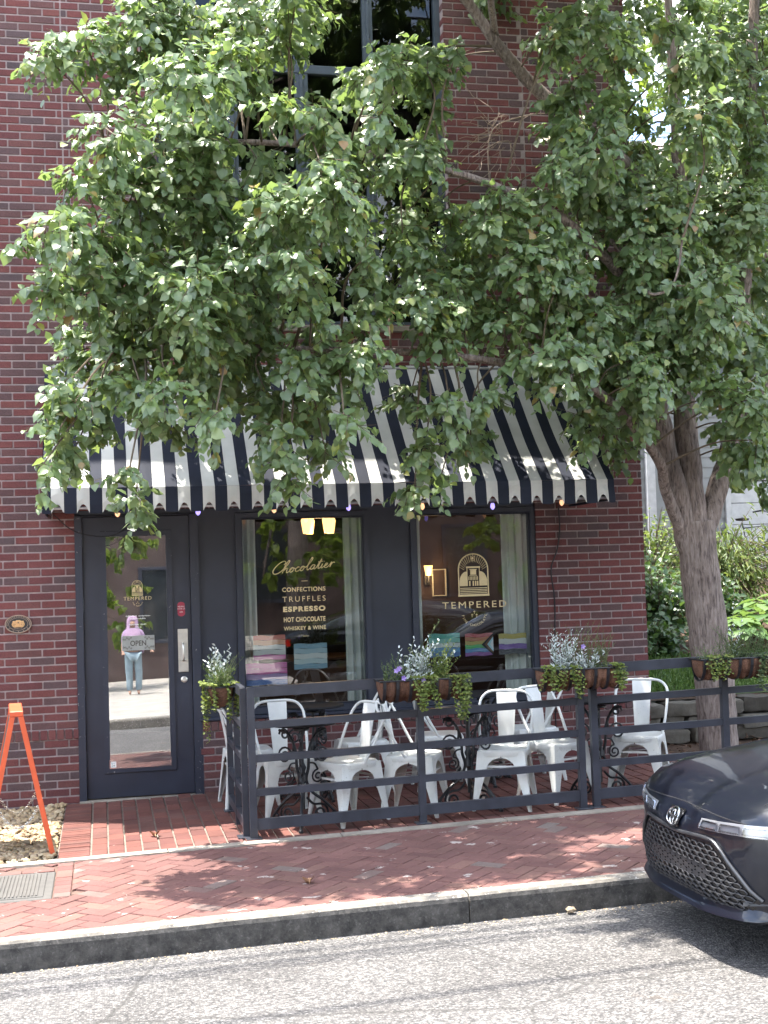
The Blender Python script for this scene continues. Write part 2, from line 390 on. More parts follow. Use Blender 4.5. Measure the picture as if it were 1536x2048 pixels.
for i in range(-75, 75):
    for j in range(-75, 75):
        r_ = (i - j) % 4
        if r_ == 0: x0, y0, w, h = i, j, 2, 1
        elif r_ == 3: x0, y0, w, h = i, j, 1, 2
        else: continue
        g = .028
        q = [(x0 + g, y0 + g), (x0 + w - g, y0 + g), (x0 + w - g, y0 + h - g), (x0 + g, y0 + h - g)]
        q = [((x * ca - y * sa) * W + 1.5, (x * sa + y * ca) * W - 3.2) for x, y in q]
        cx = sum(p[0] for p in q) / 4; cy = sum(p[1] for p in q) / 4
        if not (-3.2 < cx < 6.5 and -4.3 < cy < -2.2): continue
        if UT[0] - .03 < cx < UT[1] + .14 and UT[2] - .02 < cy < UT[3] + .25:
            c = clip(q, -4.14, UT[2] - .012) if cy < UT[2] + .1 else []
            if UT[1] < cx and not c: c = clip(q, -4.14, -2.362, x0=UT[1] + .115)
        else: c = clip(q, -4.14, -2.362)
        if len(c) < 3: continue
        full = len(c) == 4 and all(abs(a[0] - e[0]) + abs(a[1] - e[1]) < 1e-6 for a, e in zip(c, q))
        cx = sum(p[0] for p in c) / len(c); cy = sum(p[1] for p in c) / len(c)
        if len(c) > 2: pcs.append((c, cx, cy, ('H' if r_ == 0 else 'V') if full else None))
# soldier pavers round the utility cover
for k in range(9):
    y = UT[3] + .22 - k * .106
    if y < -3.4: break
    pcs.append(([(UT[1] + .008, y - .1), (UT[1] + .108, y - .1), (UT[1] + .108, y), (UT[1] + .008, y)], UT[1] + .058, y - .05, 'S'))
for k in range(5):
    x = UT[0] + k * .206 - .35
    if x + .2 < UT[1] + .01: pcs.append(([(x, UT[3] + .012), (x + .2, UT[3] + .012), (x + .2, UT[3] + .11), (x, UT[3] + .11)], x + .1, UT[3] + .06, 'T'))
sidewalk = bpy.data.objects['sidewalk']
lay(pcs, sidewalk, 'paver', m_pav, 300, vis)
pcs = []
for k in range(46):                                    # patio: bricks running away from the street
    x0 = -.11 + k * .1165
    off = -.103 * (k % 2) - R.uniform(0, .01)
    y = .05 + off
    while y > -2.2:
        q = clip([(x0, y - .196), (x0 + .103, y - .196), (x0 + .103, y), (x0, y)], -2.21, .03)
        if len(q) > 2 and abs(q[0][1] - q[2][1]) > .03: pcs.append((q, x0 + .0515, (q[0][1] + q[2][1]) / 2, 'P' if abs(q[0][1] - q[2][1]) > .195 else None))
        y -= .2085
y = .03
while y > -2.16:                                       # bricks on edge along the gravel
    pcs.append(([(-.335, y - .058), (-.125, y - .058), (-.125, y), (-.335, y)], -.23, y - .029, 'E')); y -= .066
lay(pcs, patio, 'paver', m_pat, 300, vis)

# utility cover
uc = empty('utility_cover', (0, 0, 0), 0, 'grey ribbed utility box cover set in the brick sidewalk', 'utility cover')
m_cover = simple('cover_concrete', (.085, .08, .073), .85, var=.15, scale=12, bmp=.3, bscale=90)
b = MB(); zc = zg(-.6) + .002
b.bbox(UT[0], UT[1], UT[2], UT[3], zc - .1, zc, .006); b.build('frame', m_cover, uc)
b = MB(); b.bbox(UT[0] + .05, UT[1] - .05, UT[2] + .05, UT[3] - .05, zc - .05, zc + .006, .004); lid = b.build('lid', m_cover, uc)
b = MB()
for k in range(24):
    x = UT[0] + .07 + k * .0225
    if x < UT[1] - .08: b.box(x, x + .011, UT[2] + .07, UT[3] - .07, zc + .006, zc + .011)
b.build('rib', m_cover, lid, kind='stuff')

# gravel bed
def rocks(name, n, place, mat, smin, smax, seedv=1):
    rr = random.Random(seedv); t = (1 + 5 ** .5) / 2
    iv = [Vector(p).normalized() for p in [(-1, t, 0), (1, t, 0), (-1, -t, 0), (1, -t, 0), (0, -1, t), (0, 1, t), (0, -1, -t), (0, 1, -t), (t, 0, -1), (t, 0, 1), (-t, 0, -1), (-t, 0, 1)]]
    fi = [(0, 11, 5), (0, 5, 1), (0, 1, 7), (0, 7, 10), (0, 10, 11), (1, 5, 9), (5, 11, 4), (11, 10, 2), (10, 7, 6), (7, 1, 8), (3, 9, 4), (3, 4, 2), (3, 2, 6), (3, 6, 8), (3, 8, 9), (4, 9, 5), (2, 4, 11), (6, 2, 10), (8, 6, 7), (9, 8, 1)]
    b = MB()
    for _ in range(n):
        x, y, z = place(rr); s = rr.uniform(smin, smax); a = rr.uniform(0, 6.28); sx, sy, sz = rr.uniform(.8, 1.35), rr.uniform(.7, 1.1), rr.uniform(.5, .8)
        b.rv = rr.random(); vs = []
        for p in iv:
            k = s * rr.uniform(.78, 1.12); px_, py_, pz_ = p.x * sx * k, p.y * sy * k, p.z * sz * k
            vs.append((x + px_ * math.cos(a) - py_ * math.sin(a), y + px_ * math.sin(a) + py_ * math.cos(a), z + pz_))
        b.add(vs, fi)
    return b.build(name, mat, smooth=40)
m_gravel = piece_mat('river_gravel', [(0., (.36, .26, .15)), (.3, (.45, .34, .2)), (.55, (.30, .21, .13)), (.8, (.52, .42, .28)), (1., (.22, .16, .11))], .75, 40, .25, None, .3)
sheet('gravel_bed', -2.6, -.345, -2.22, .0, -.04, m_soil, 6, 2)
g = rocks('gravel', 2300, lambda r: ((lambda x: (x, r.uniform(-2.2, -.03), zg(x) - .02 + r.uniform(0, .03)))(r.uniform(-1.35, -.36))), m_gravel, .018, .034, 3)
tag(g, 'tan pebbles filling the bed beside the doorway', 'gravel', kind='stuff')
# a few loose bits on the pavement and in the gutter
dl = rocks('stone_chip', 1, lambda r: (2.55, KY - .05, zg(2.55) - .125), m_gravel, .03, .03, 5)
tag(dl, 'tan stone chip lying in the gutter against the kerb', 'stone')
m_dry = simple('dry_leaf', (.35, .2, .11), .8, var=.3, scale=40)
for i, (x, y, lb) in enumerate([(1.16, -3.62, 'curled dry leaf on the shaded herringbone bricks near the kerb'), (.33, -1.75, 'small dry leaf on the sunlit bricks in front of the door')]):
    b = MB(); b.grid(lambda u, v: (x + (u - .5) * .07 * (1 - abs(2 * v - 1) ** 2 + .1), y + (v - .5) * .09, zg(x) + .006 + .03 * (u - .5) ** 2 * 4 + .012 * math.sin(v * 5)), 4, 5)
    tag(b.build('dry_leaf', m_dry, smooth=180), lb, 'leaf')

gr = rocks('gutter_grit', 420, lambda r: ((lambda x: (x, KY - .012 - abs(r.gauss(0, .05)), zg(x) - .149))(r.uniform(-1.2, 4.5))), m_gravel, .003, .008, 9)
tag(gr, 'fine grit gathered along the foot of the kerb', 'grit', kind='stuff')
# ---------------------------------------------------------------- the brick building
H = 8.16
bld = empty('brick_building', (0, 0, 0), 0, 'two storey dark red brick shop building with navy storefront', 'building')
XL, XR = -1.55, 4.91
SF = (-.229, 3.875, 2.45)                              # storefront opening
KN = .80                                               # knee wall starts here
UW = (.536, 3.152, 4.05, 7.7)                          # upper window opening
b = MB(); D0, D1 = 0., .3
for x0, x1, z0, z1 in [(XL, SF[0], -.5, H), (SF[1], XR, -.5, H), (SF[0], SF[1], SF[2], UW[2]), (SF[0], UW[0], UW[2], UW[3]), (UW[1], SF[1], UW[2], UW[3]), (SF[0], SF[1], UW[3], H), (KN, SF[1], -.5, .612)]:
    b.box(x0, x1, D0, D1, z0, z1)
b.box(XR - .3, XR, .3, 9, -.5, H); b.box(XL, XL + .3, .3, 9, -.5, H); b.box(XL + .3, XR - .3, 8.7, 9, -.5, H)
wall = b.build('wall', m_mortar, bld)
b = MB(); b.bbox(XL - .05, XR + .06, -.05, .35, H, H + .08, .01); b.build('coping', simple('coping_stone', (.3, .28, .25), .9), bld)
b = MB(); b.box(XL, XR, .3, 8.9, H - .25, H - .05); b.build('roof', simple('roof_felt', (.06, .06, .06), .9), bld)
CH, BL, JT = .0677, .2032, .0125
def runs(z0, z1):
    """free X intervals of the face for a course, with a flag for edges that turn a corner"""
    iv = [(XL - 1.6 if z1 < 5.5 else XL, XR)]
    for o0, o1, p0, p1 in [(SF[0], SF[1] if z0 > .55 else KN, -1, SF[2]), (UW[0], UW[1], UW[2], UW[3])]:
        if z1 > p0 + .02 and z0 < p1 - .02:
            nv = []
            for a, c in iv:
                if a < o0: nv.append((a, min(c, o0)))
                if c > o1: nv.append((max(a, o1), c))
            iv = nv
    return iv
bricks = []
def course(z0, z1, k, proud=0., unit=BL):
    for a, c in runs(z0, z1):
        x = math.floor(a / unit) * unit - (unit / 2 if k % 2 else 0)
        while x < c:
            s, e = max(a, x + JT / 2), min(c, x + unit - JT / 2)
            for jx in (-.256, 3.893):                   # movement joints in the brickwork
                if z0 > 2.6 or jx > 0 and z0 > 2.6:
                    if s < jx < e:
                        if jx - s > .03: bricks.append((s, jx - .007, z0, z1, proud, a, c))
                        s = jx + .007
            if e - s > .022: bricks.append((s, e, z0, z1, proud, a, c))
            x += unit
k = 0; z = .62
while z < H - .01: course(z, min(H, z + CH - JT), k); z += CH; k += 1
course(.531, .611, 0, .012, CH); z = .521; k = 1
while z > -.3: course(z - CH + JT, z, k); z -= CH; k += 1
def bscore(q):
    s, e, z0, z1, p, a, c = q; x = (s + e) / 2
    if x < SF[0] and x > -.95 and -.1 < z0 < 3.6: return 10 - x * .1 - z0 * .2
    if x > SF[1] and .9 < z0 < 2.45: return 9 - z0 * .1
    if x > SF[1] and z0 > 5.5: return 3
    return 0
bricks.sort(key=lambda q: -bscore(q)); rest = MB(); shared = {}
for i, (s, e, z0, z1, pr, a, c) in enumerate(bricks):
    s2, e2, yb = s, e, .012
    if abs(s - a) < 1e-6 and a > XL: s2 -= .004; yb = .1
    if abs(e - c) < 1e-6: e2 += .004; yb = .1
    pr += R.uniform(.004, .0075); w, h = e2 - s2, z1 - z0
    if i < 300 and bscore(bricks[i]) > 0:
        key = (round(w, 3), round(h, 3), yb)
        if key not in shared:
            mb = MB(); mb.bbox(-w / 2, w / 2, 0, yb + .006, -h / 2, h / 2, .0035); shared[key] = mb.mesh('brick', m_brick)
        o = link('brick', shared[key], wall, ((s2 + e2) / 2, -pr, (z0 + z1) / 2)); o.rotation_euler = (R.uniform(-.01, .01), R.uniform(-.004, .004), R.uniform(-.006, .006))
    else:
        rest.rv = R.random(); rest.bbox(s2, e2, -pr, yb, z0, z1, .0035)
rest.build('brick', m_brick, wall, kind='stuff')
# unseen lower wing, made up to set the ground shadow edge by the door
m_wing = None
def wingmat():
    m, nt, b = newmat('far_brickwork'); t = nt.nodes.new('ShaderNodeTexBrick')
    mp = nt.nodes.new('ShaderNodeMapping'); mp.inputs['Rotation'].default_value = (PI / 2, 0, 0); nt.links.new(pos(nt), mp.inputs[0]); nt.links.new(mp.outputs[0], t.inputs['Vector'])
    t.inputs['Scale'].default_value = 1; t.inputs['Brick Width'].default_value = .2032; t.inputs['Row Height'].default_value = .0677; t.inputs['Mortar Size'].default_value = .005
    t.inputs['Color1'].default_value = (.19, .052, .05, 1); t.inputs['Color2'].default_value = (.11, .06, .06, 1); t.inputs['Mortar'].default_value = (.3, .235, .225, 1)
    nt.links.new(t.outputs['Color'], b.inputs['Base Color']); b.inputs['Roughness'].default_value = .9; return m
m_wing = wingmat()
b = MB(); b.box(-14, XL - 1.602, 0, 8, -.5, 5.5); b.box(XL - 1.6, XL - .002, .001, 8, -.5, 5.5); b.build('shadow_wing', [m_wing], bld)

# storefront -----------------------------------------------------------------
YS = .045
def frame(b, x0, x1, z0, z1, t, y0, y1, tb=None):
    tb = tb or t
    b.bbox(x0, x0 + t, y0, y1, z0, z1, .004); b.bbox(x1 - t, x1, y0, y1, z0, z1, .004)
    b.bbox(x0 + t, x1 - t, y0 + .002, y1, z1 - t, z1 - .001, .004); b.bbox(x0 + t, x1 - t, y0 + .002, y1, z0 + .001, z0 + tb, .004)
sf = MB()
sf.bbox(.815, 1.135, YS, YS + .05, .617, 2.44, .003)        # flat boarded panels between the openings
sf.bbox(2.328, 2.70, YS, YS + .05, .617, 2.44, .003)
sf.bbox(SF[0], SF[1], YS + .002, YS + .06, 2.405, 2.45, .003)
sf.build('storefront_panel', m_navy, bld)
b = MB(); b.bbox(KN - .01, SF[1] + .012, -.028, .06, .617, .645, .006); b.build('window_sill', m_navy, bld)
# door
m_wornedge = simple('worn_paint', (.30, .29, .28), .7, var=.4, scale=30)
def navyworn():
    m, nt, b = newmat('worn_navy_paint')
    f = ramp(nt, nnoise(nt, 38, 5, .7), [(.655, 0.), (.68, 1.)])
    f2 = ramp(nt, nnoise(nt, 2.2, 3), [(.42, 0.), (.56, 1.)])
    c = mixc(nt, math_(nt, 'MULTIPLY', f, f2), (.024, .028, .044), (.42, .40, .38))
    nt.links.new(c, b.inputs['Base Color']); b.inputs['Roughness'].default_value = .45; return m
m_navyworn = navyworn()
b = MB()
b.bbox(-.226, -.165, -.012, .1, -.03, 2.404, .004); b.bbox(.74, .813, -.006, .1, .0, 2.404, .004)
b.bbox(-.165, .74, -.004, .1, 2.395, 2.404, .002)
b.build('door_frame', m_navyworn, bld)
b = MB(); b.bbox(-.226, .80, -.05, .12, -.05, .004, .004); b.build('threshold', m_conc, bld)
door = None
b = MB(); GX0, GX1, GZ0, GZ1 = .03, .54, .262, 2.225
b.bbox(-.160, GX0 - .03, .02, .065, .012, 2.39, .003); b.bbox(GX1 + .03, .736, .02, .065, .012, 2.39, .003)
b.bbox(GX0 - .03, GX1 + .03, .021, .064, GZ1 + .03, 2.389, .003); b.bbox(GX0 - .03, GX1 + .03, .021, .064, .013, GZ0 - .03, .003)
door = b.build('door', m_navy, bld)
b = MB(); frame(b, GX0 - .045, GX1 + .045, GZ0 - .045, GZ1 + .045, .047, .006, .05); b.build('glazing_bead', m_navyworn, door)
b = MB(); t = .014                                            # the pane leans back a little in its frame
b.add([(GX0 - .004, .034 - t * 2.1, GZ0 - .004), (GX1 + .004, .034 - t * 2.1, GZ0 - .004), (GX1 + .004, .034 + t * .6, GZ1 + .004), (GX0 - .004, .034 + t * .6, GZ1 + .004)], [(0, 1, 2, 3)])
b.build('pane', m_doorglass, door)
b = MB(); b.bbox(.622, .706, .010, .02, 1.045, 1.415, .003)
for x in (.634, .694):
    for zz in (1.06, 1.23, 1.40): b.lathe([(.004, 0), (.004, .003)], 8, Matrix.Translation((x, .011, zz)) @ Matrix.Rotation(PI / 2, 4, 'X'))
b.build('push_plate', m_steel, door)
b = MB(); b.tube(crv([(.664, .012, 1.145), (.664, -.03, 1.155), (.664, -.042, 1.19), (.664, -.042, 1.25), (.664, -.03, 1.285), (.664, .012, 1.295)]), .009, 10); b.build('handle', m_steel, door, smooth=60)
b = MB(); b.lathe([(.028, 0), (.028, .008), (.018, .014), (.018, .02)], 20, Matrix.Translation((.668, .02, .982)) @ Matrix.Rotation(PI / 2, 4, 'X')); b.build('lock_cylinder', m_steel, door, smooth=40)
for zz in (.35, .95, 1.65, 2.2):
    b = MB(); b.tube([(-.163, .012, zz - .06), (-.163, .012, zz + .06)], .007, 8); b.build('hinge', m_fence, door)

# lettering --------------------------------------------------------------------
def text_obj(s, size, x, z, y, mat, parent, name='lettering', align='CENTER', shear=0, sx=1., space=1., bold=0.0, rot=0.):
    cu_ = bpy.data.curves.new('text', 'FONT'); cu_.body = s; cu_.size = size; cu_.align_x = align; cu_.shear = shear; cu_.space_character = space; cu_.offset = bold; cu_.resolution_u = 4
    to = bpy.data.objects.new('text', cu_); COL.objects.link(to)
    dg = bpy.context.evaluated_depsgraph_get(); me = bpy.data.meshes.new_from_object(to.evaluated_get(dg))
    bpy.data.objects.remove(to); bpy.data.curves.remove(cu_)
    M = Matrix.Translation((x, y, z)) @ Matrix.Rotation(-rot, 4, 'Y') @ Matrix.Rotation(PI / 2, 4, 'X') @ Matrix.Diagonal((sx, 1, 1, 1))
    me.transform(M); me.materials.clear(); me.materials.append(mat); me.name = name
    return link(name, me, parent)
def strokes(lines, r, name, mat, parent, n=5):
    b = MB()
    for ln in lines: b.tube(ln, r, n)
    return b.build(name, mat, parent)
def logo(cx, z0, w, h, y, parent):
    """arched shop emblem: border, rays, little shop front and steps"""
    b = MB(); R_ = w / 2; zc = z0 + h - R_; d = .0015
    def bar(x0, x1, za, zb): b.box(cx + x0 * w, cx + x1 * w, y - d, y, z0 + za * h, z0 + zb * h)
    arch = [(cx - R_, y, z0)] + [(cx + R_ * math.cos(PI - PI * i / 20), y, zc + R_ * math.sin(PI * i / 20)) for i in range(21)] + [(cx + R_, y, z0)]
    b.tube(arch, w * .022, 5)
    for i in range(1, 18):
        a = PI * i / 18
        if i == 9: continue
        b.tube([(cx + R_ * .95 * math.cos(a), y, zc + R_ * .95 * math.sin(a)), (cx + R_ * .62 * math.cos(a), y, zc - .05 * h + R_ * .62 * math.sin(a))], w * .008, 4)
    b.tube([(cx, y, zc + R_ * .98), (cx, y, zc + R_ * .86)], w * .008, 4); b.tube([(cx, y, zc + R_ * .58), (cx, y, zc + R_ * .45)], w * .008, 4)
    b.tube([(cx + .075 * w * math.cos(t * .524), y, zc + R_ * .72 + .075 * w * math.sin(t * .524)) for t in range(12)], w * .01, 4, closed=True)
    b.prism([(cx + .045 * w * math.cos(t * .785) - .01 * w, zc + R_ * .72 + .045 * w * math.sin(t * .785)) for t in range(8)], y - d, y)
    bar(-.53, .53, -.02, .03)
    for k_ in range(4): bar(-.46, .46, .05 + k_ * .04, .068 + k_ * .04)
    for sg in (-1, 1):
        pts = [(cx + sg * .22 * w, z0 + .23 * h), (cx + sg * .47 * w, z0 + .23 * h)] + [(cx + sg * (.47 - .25 * (i / 6) ** 1.6) * w, z0 + (.36 + .22 * math.sin(i / 6 * PI / 2)) * h) for i in range(7)]
        b.prism(pts if sg > 0 else pts[::-1], y - d, y)
    for x in (-.22, .2): bar(x, x + .022, .23, .66)
    bar(-.24, .24, .66, .70); bar(-.1, .1, .5, .62); bar(-.13, .13, .62, .635); bar(-.13, .13, .475, .49)
    for k_ in range(7): bar(-.17 + k_ * .05, -.17 + k_ * .05 + .026, .37, .46)
    for x in (-.15, -.03, .05, .12): bar(x, x + .045, .23, .35)
    return b.build('emblem', m_gold, parent)
def arc_text(s, cx, cz, r, a0, a1, size, y, parent):
    for i, ch in enumerate(s):
        if ch == ' ': continue
        a = a0 + (a1 - a0) * i / (len(s) - 1); text_obj(ch, size, cx + r * math.cos(a), cz + r * math.sin(a), y, m_gold, parent, rot=a + PI / 2)
def trefoil(cx, cz, s, y, parent):
    b = MB()
    for dx, dz in ((0, s * .5), (-s * .45, -s * .1), (s * .45, -s * .1)):
        b.box(cx + dx - s * .04, cx + dx + s * .04, y - .001, y, cz + dz - s * .4, cz + dz + s * .25); b.box(cx + dx - s * .2, cx + dx + s * .2, y - .0012, y, cz + dz, cz + dz + s * .1)
    b.build('emblem', m_gold, parent)
YD = .012
logo(.288, 1.715, .086, .128, .010, door)
text_obj('TEMPERED', .043, .29, 1.675, .010, m_gold, door, space=1.22)
trefoil(.29, 1.648, .02, .010, door); arc_text('FINE CHOCOLATE', .29, 1.665, .045, PI * 1.08, PI * 1.92, .013, .009, door)
m_wtxt = simple('white_vinyl', (.75, .75, .72), .6)
def fine_print(cx, z, w, hgt, y, mat, parent, seed):
    rr = random.Random(seed); b = MB(); x = cx - w / 2
    while x < cx + w / 2:
        k = rr.uniform(.3, .8) * hgt
        if rr.random() > .15: b.box(x, x + k * .8, y - .0008, y, z - rr.choice((0, 0, 0, hgt * .25)), z + hgt * rr.choice((.6, .6, .9)))
        x += k + hgt * .35
    return b.build('fine_print', mat, parent)
fine_print(.287, 1.536, .20, .010, .009, m_wtxt, door, 1); fine_print(.287, 1.514, .13, .010, .009, m_wtxt, door, 2)
fine_print(.285, 1.463, .145, .011, .009, m_wtxt, door, 3); fine_print(.285, 1.441, .06, .009, .009, m_wtxt, door, 4)
b = MB(); b.bbox(.15, .423, .010, .014, 1.247, 1.372, .001); osn = b.build('open_sign', simple('sign_card', (.30, .31, .29), .7), door)
m_ink = simple('sign_ink', (.06, .05, .045), .7)
text_obj('OPEN', .062, .287, 1.287, .0085, m_ink, osn, sx=.85, bold=.001)
b = MB()
for sx_ in (-1, 1):
    for sz_ in (-1, 1):
        for q in range(5):
            c0 = (.2865 + sx_ * (.06 + q * .016), 1.3095 + sz_ * (.045 - (q % 2) * .012 - max(0, q - 3) * .012)); sp = spiral(c0[0], c0[1], .009, .002, q, 1.2, 8); b.tube([(x, .0085, zz) for x, zz in sp], .0016, 4)
b.build('scrollwork', m_ink, osn)
b = MB(); b.prism([(.656 + .032 * math.cos(t), 1.584 + (.036 if math.sin(t) > 0 else -.036) + .026 * math.sin(t)) for t in [i * PI / 10 for i in range(20)]], .0165, .0195); stk = b.build('sticker', simple('red_sticker', (.32, .03, .06), .4), door)
for s, zz in (('PEOPLE', 1.60), ('LOVE US', 1.582), ('yelp', 1.556)): text_obj(s, .017, .656, zz, .0155, m_wtxt, stk)
b = MB(); b.box(.036, .08, .004, .0062, .268, .318); s24 = b.build('sticker', m_wtxt, door); text_obj('24', .026, .058, .276, .0035, m_ink, s24); fine_print(.058, .302, .034, .007, .0035, m_ink, s24, 5)
# ---------------------------------------------------------------- shop windows
def shop_window(x0, x1, name='window'):
    b = MB(); frame(b, x0, x1, .646, 2.404, .05, YS - .03, YS + .06, .062); w = b.build(name, m_navy, bld)
    b = MB(); frame(b, x0 + .05, x1 - .05, .708, 2.354, .012, YS - .012, YS + .05); b.build('glazing_bead', m_navy, w)
    b = MB(); b.add([(x0 + .055, YS + .012, .712), (x1 - .055, YS + .012, .712), (x1 - .055, YS + .012, 2.35), (x0 + .055, YS + .012, 2.35)], [(0, 1, 2, 3)]); b.build('pane', m_glass, w)
    return w
w1 = shop_window(1.137, 2.326); w2 = shop_window(2.702, 3.873)
YT = YS + .008
# hand lettered word, drawn as one run of pen strokes
def script_word():
    S = []
    S.append([(1.75, 1.75), (1.95, 2.15), (1.6, 2.5), (1.0, 2.2), (.45, 1.4), (.3, .6), (.65, .08), (1.25, .15), (1.8, .7), (2.25, 1.5), (2.5, 2.3), (2.32, 2.5), (2.1, 1.9), (1.95, 1.0), (1.9, .05)])
    S.append([(1.92, .35), (2.25, .95), (2.52, .9), (2.5, .4), (2.58, .06), (2.85, .2), (3.1, .55)])
    x = 3.4
    def o(x): return [(x - .3, .55), (x - .1, .95), (x - .35, .8), (x - .42, .4), (x - .2, .05), (x + .08, .2), (x + .15, .65), (x - .08, .97), (x + .2, .8), (x + .5, .6)]
    S.append(o(x)); S.append([(3.85, .6), (4.25, .95), (4.42, .8)]); S.append([(4.42, .85), (4.15, .95), (3.9, .5), (4.05, .08), (4.4, .12), (4.75, .5)])
    S.append(o(5.05)); S.append([(5.45, .6), (5.95, 1.5), (6.15, 2.3), (5.98, 2.5), (5.8, 1.8), (5.72, .5), (5.9, .05), (6.25, .4)])
    S.append([(6.85, .9), (6.5, .95), (6.28, .45), (6.42, .08), (6.72, .25), (6.9, .9), (6.85, .3), (7.0, .05), (7.3, .5)])
    S.append([(7.25, .5), (7.55, 1.5), (7.68, 1.95), (7.5, .6), (7.6, .06), (7.9, .3), (8.05, .6)]); S.append([(7.25, 1.42), (7.95, 1.5)])
    S.append([(8.05, .95), (7.98, .35), (8.12, .06), (8.4, .4)]); S.append([(8.14, 1.42), (8.18, 1.46)])
    S.append([(8.4, .4), (8.75, .6), (8.85, .88), (8.65, .98), (8.5, .6), (8.62, .1), (8.95, .1), (9.3, .6)])
    S.append([(9.3, .6), (9.45, 1.05), (9.5, .85), (9.42, .05)]); S.append([(9.45, .4), (9.62, .85), (9.85, .98), (10.0, .85)])
    return S
b = MB(); k = .0585
for ln in script_word():
    pts = []
    for p in crv([(x, z, 0) for x, z in ln], 5):
        x = 1.435 + (p.x + .28 * p.y) * k * .965; pts.append((x, YT, 1.852 + p.y * k * .72 + (x - 1.435) * .10))
    b.tube(pts, .0042, 5)
b.build('lettering', m_gold, w1)
b = MB(); b.box(1.712, 1.766, YT - .001, YT, 1.79, 1.794); b.box(1.712, 1.766, YT - .001, YT, 1.306, 1.31); b.build('rule', m_gold, w1)
def word(s, z, size, width, win, cx=1.731, bold=0., space=1.1):
    o = text_obj(s, size, cx, z, YT, m_gold, win, space=space, bold=bold); me = o.data
    xs = [v.co.x for v in me.vertices]; f = width / (max(xs) - min(xs)); m0 = (max(xs) + min(xs)) / 2
    for v in me.vertices: v.co.x = cx + (v.co.x - m0) * f
    return o
word('CONFECTIONS', 1.702, .052, .385, w1, bold=.0012); word('TRUFFLES', 1.613, .066, .382, w1, space=1.4); word('ESPRESSO', 1.528, .058, .375, w1, bold=.003, space=1.25)
word('HOT CHOCOLATE', 1.437, .056, .37, w1, bold=.0018); word('WHISKEY & WINE', 1.364, .046, .375, w1, bold=.001)
logo(3.281, 1.612, .275, .375, YT, w2)
word('TEMPERED', 1.500, .085, .60, w2, 3.283, space=1.3)
trefoil(3.279, 1.44, .048, YT, w2); arc_text('FINE CHOCOLATE', 3.279, 1.452, .118, PI * 1.06, PI * 1.94, .030, YT, w2)
# hand painted flags taped inside the glass
def flag(x0, x1, z0, z1, cols, label, chev=False, win=None):
    y = YS + .03
    f = empty('paper_flag', (0, 0, 0), 0, label, 'flag', 'painted paper flags in the shop windows'); n = len(cols)
    for i, c in enumerate(cols):
        b = MB(); a = z1 - (z1 - z0) * i / n; e = z1 - (z1 - z0) * (i + 1) / n
        b.grid(lambda u, v: (x0 + (x1 - x0) * u, y + .003 * math.sin(u * 7 + a * 30) + (0 if v else .0), e + (a - e) * v + .004 * math.sin(u * 9 + i)), 10, 1)
        m = bpy.data.materials.get('flag_%.2f_%.2f_%.2f' % c)
        if not m:
            m, nt, bs = newmat('flag_%.2f_%.2f_%.2f' % c); mp = nt.nodes.new('ShaderNodeMapping'); mp.inputs['Scale'].default_value = (6, 6, 60); nt.links.new(pos(nt), mp.inputs[0])
            nt.links.new(mixc(nt, ramp(nt, nnoise(nt, 3, 5, .7, mp.outputs[0]), [(.35, 0.), (.7, .35)]), c, (.5, .5, .5)), bs.inputs['Base Color']); bs.inputs['Roughness'].default_value = .8
        b.build('stripe', m, f)
    if chev:
        for i, c in enumerate(((.03, .03, .03), (.14, .08, .05), (.35, .55, .6), (.65, .65, .65))):
            b = MB(); t = (x1 - x0) * (.42 - i * .1); zm = (z0 + z1) / 2; hh = (z1 - z0) / 2 * (1 - i * .16)
            b.add([(x1, y - .006 - i * .001, zm - hh), (x1, y - .006 - i * .001, zm + hh), (x1 - t, y - .006 - i * .001, zm)], [(0, 1, 2)]); b.build('chevron', simple('chevron_paint', c, .8), f)
fl = [((1.275, 1.557, 1.115, 1.325), [(.5, .10, .05), (.55, .25, .12), (.62, .62, .58), (.6, .6, .56), (.5, .08, .28)], 'orange white and pink striped paper flag inside the left window'),
      ((1.205, 1.566, .895, 1.085), [(.5, .05, .28), (.5, .06, .27), (.35, .22, .4), (.04, .12, .35)], 'pink and blue striped paper flag below the orange one'),
      ((1.63, 1.925, 1.02, 1.24), [(.16, .3, .38), (.3, .42, .46), (.55, .58, .55), (.4, .5, .5), (.14, .28, .36)], 'pale blue and white paper flag on the dark side of the left window'),
      ((2.852, 3.142, 1.07, 1.277), [(.05, .33, .26), (.2, .48, .4), (.6, .64, .6), (.07, .24, .45), (.04, .13, .33)], 'green white and blue paper flag inside the right window'),
      ((3.19, 3.452, 1.066, 1.265), [(.42, .05, .05), (.42, .15, .06), (.4, .32, .07), (.08, .4, .12), (.05, .2, .4), (.2, .05, .25)], 'rainbow paper flag with a chevron in the right window'),
      ((3.507, 3.77, 1.068, 1.253), [(.42, .34, .06), (.6, .6, .55), (.15, .06, .3), (.02, .02, .025)], 'yellow white purple and black paper flag against the curtain')]
for i, ((x0, x1, z0, z1), c, lb) in enumerate(fl): flag(x0, x1, z0, z1, c, lb, i == 4)
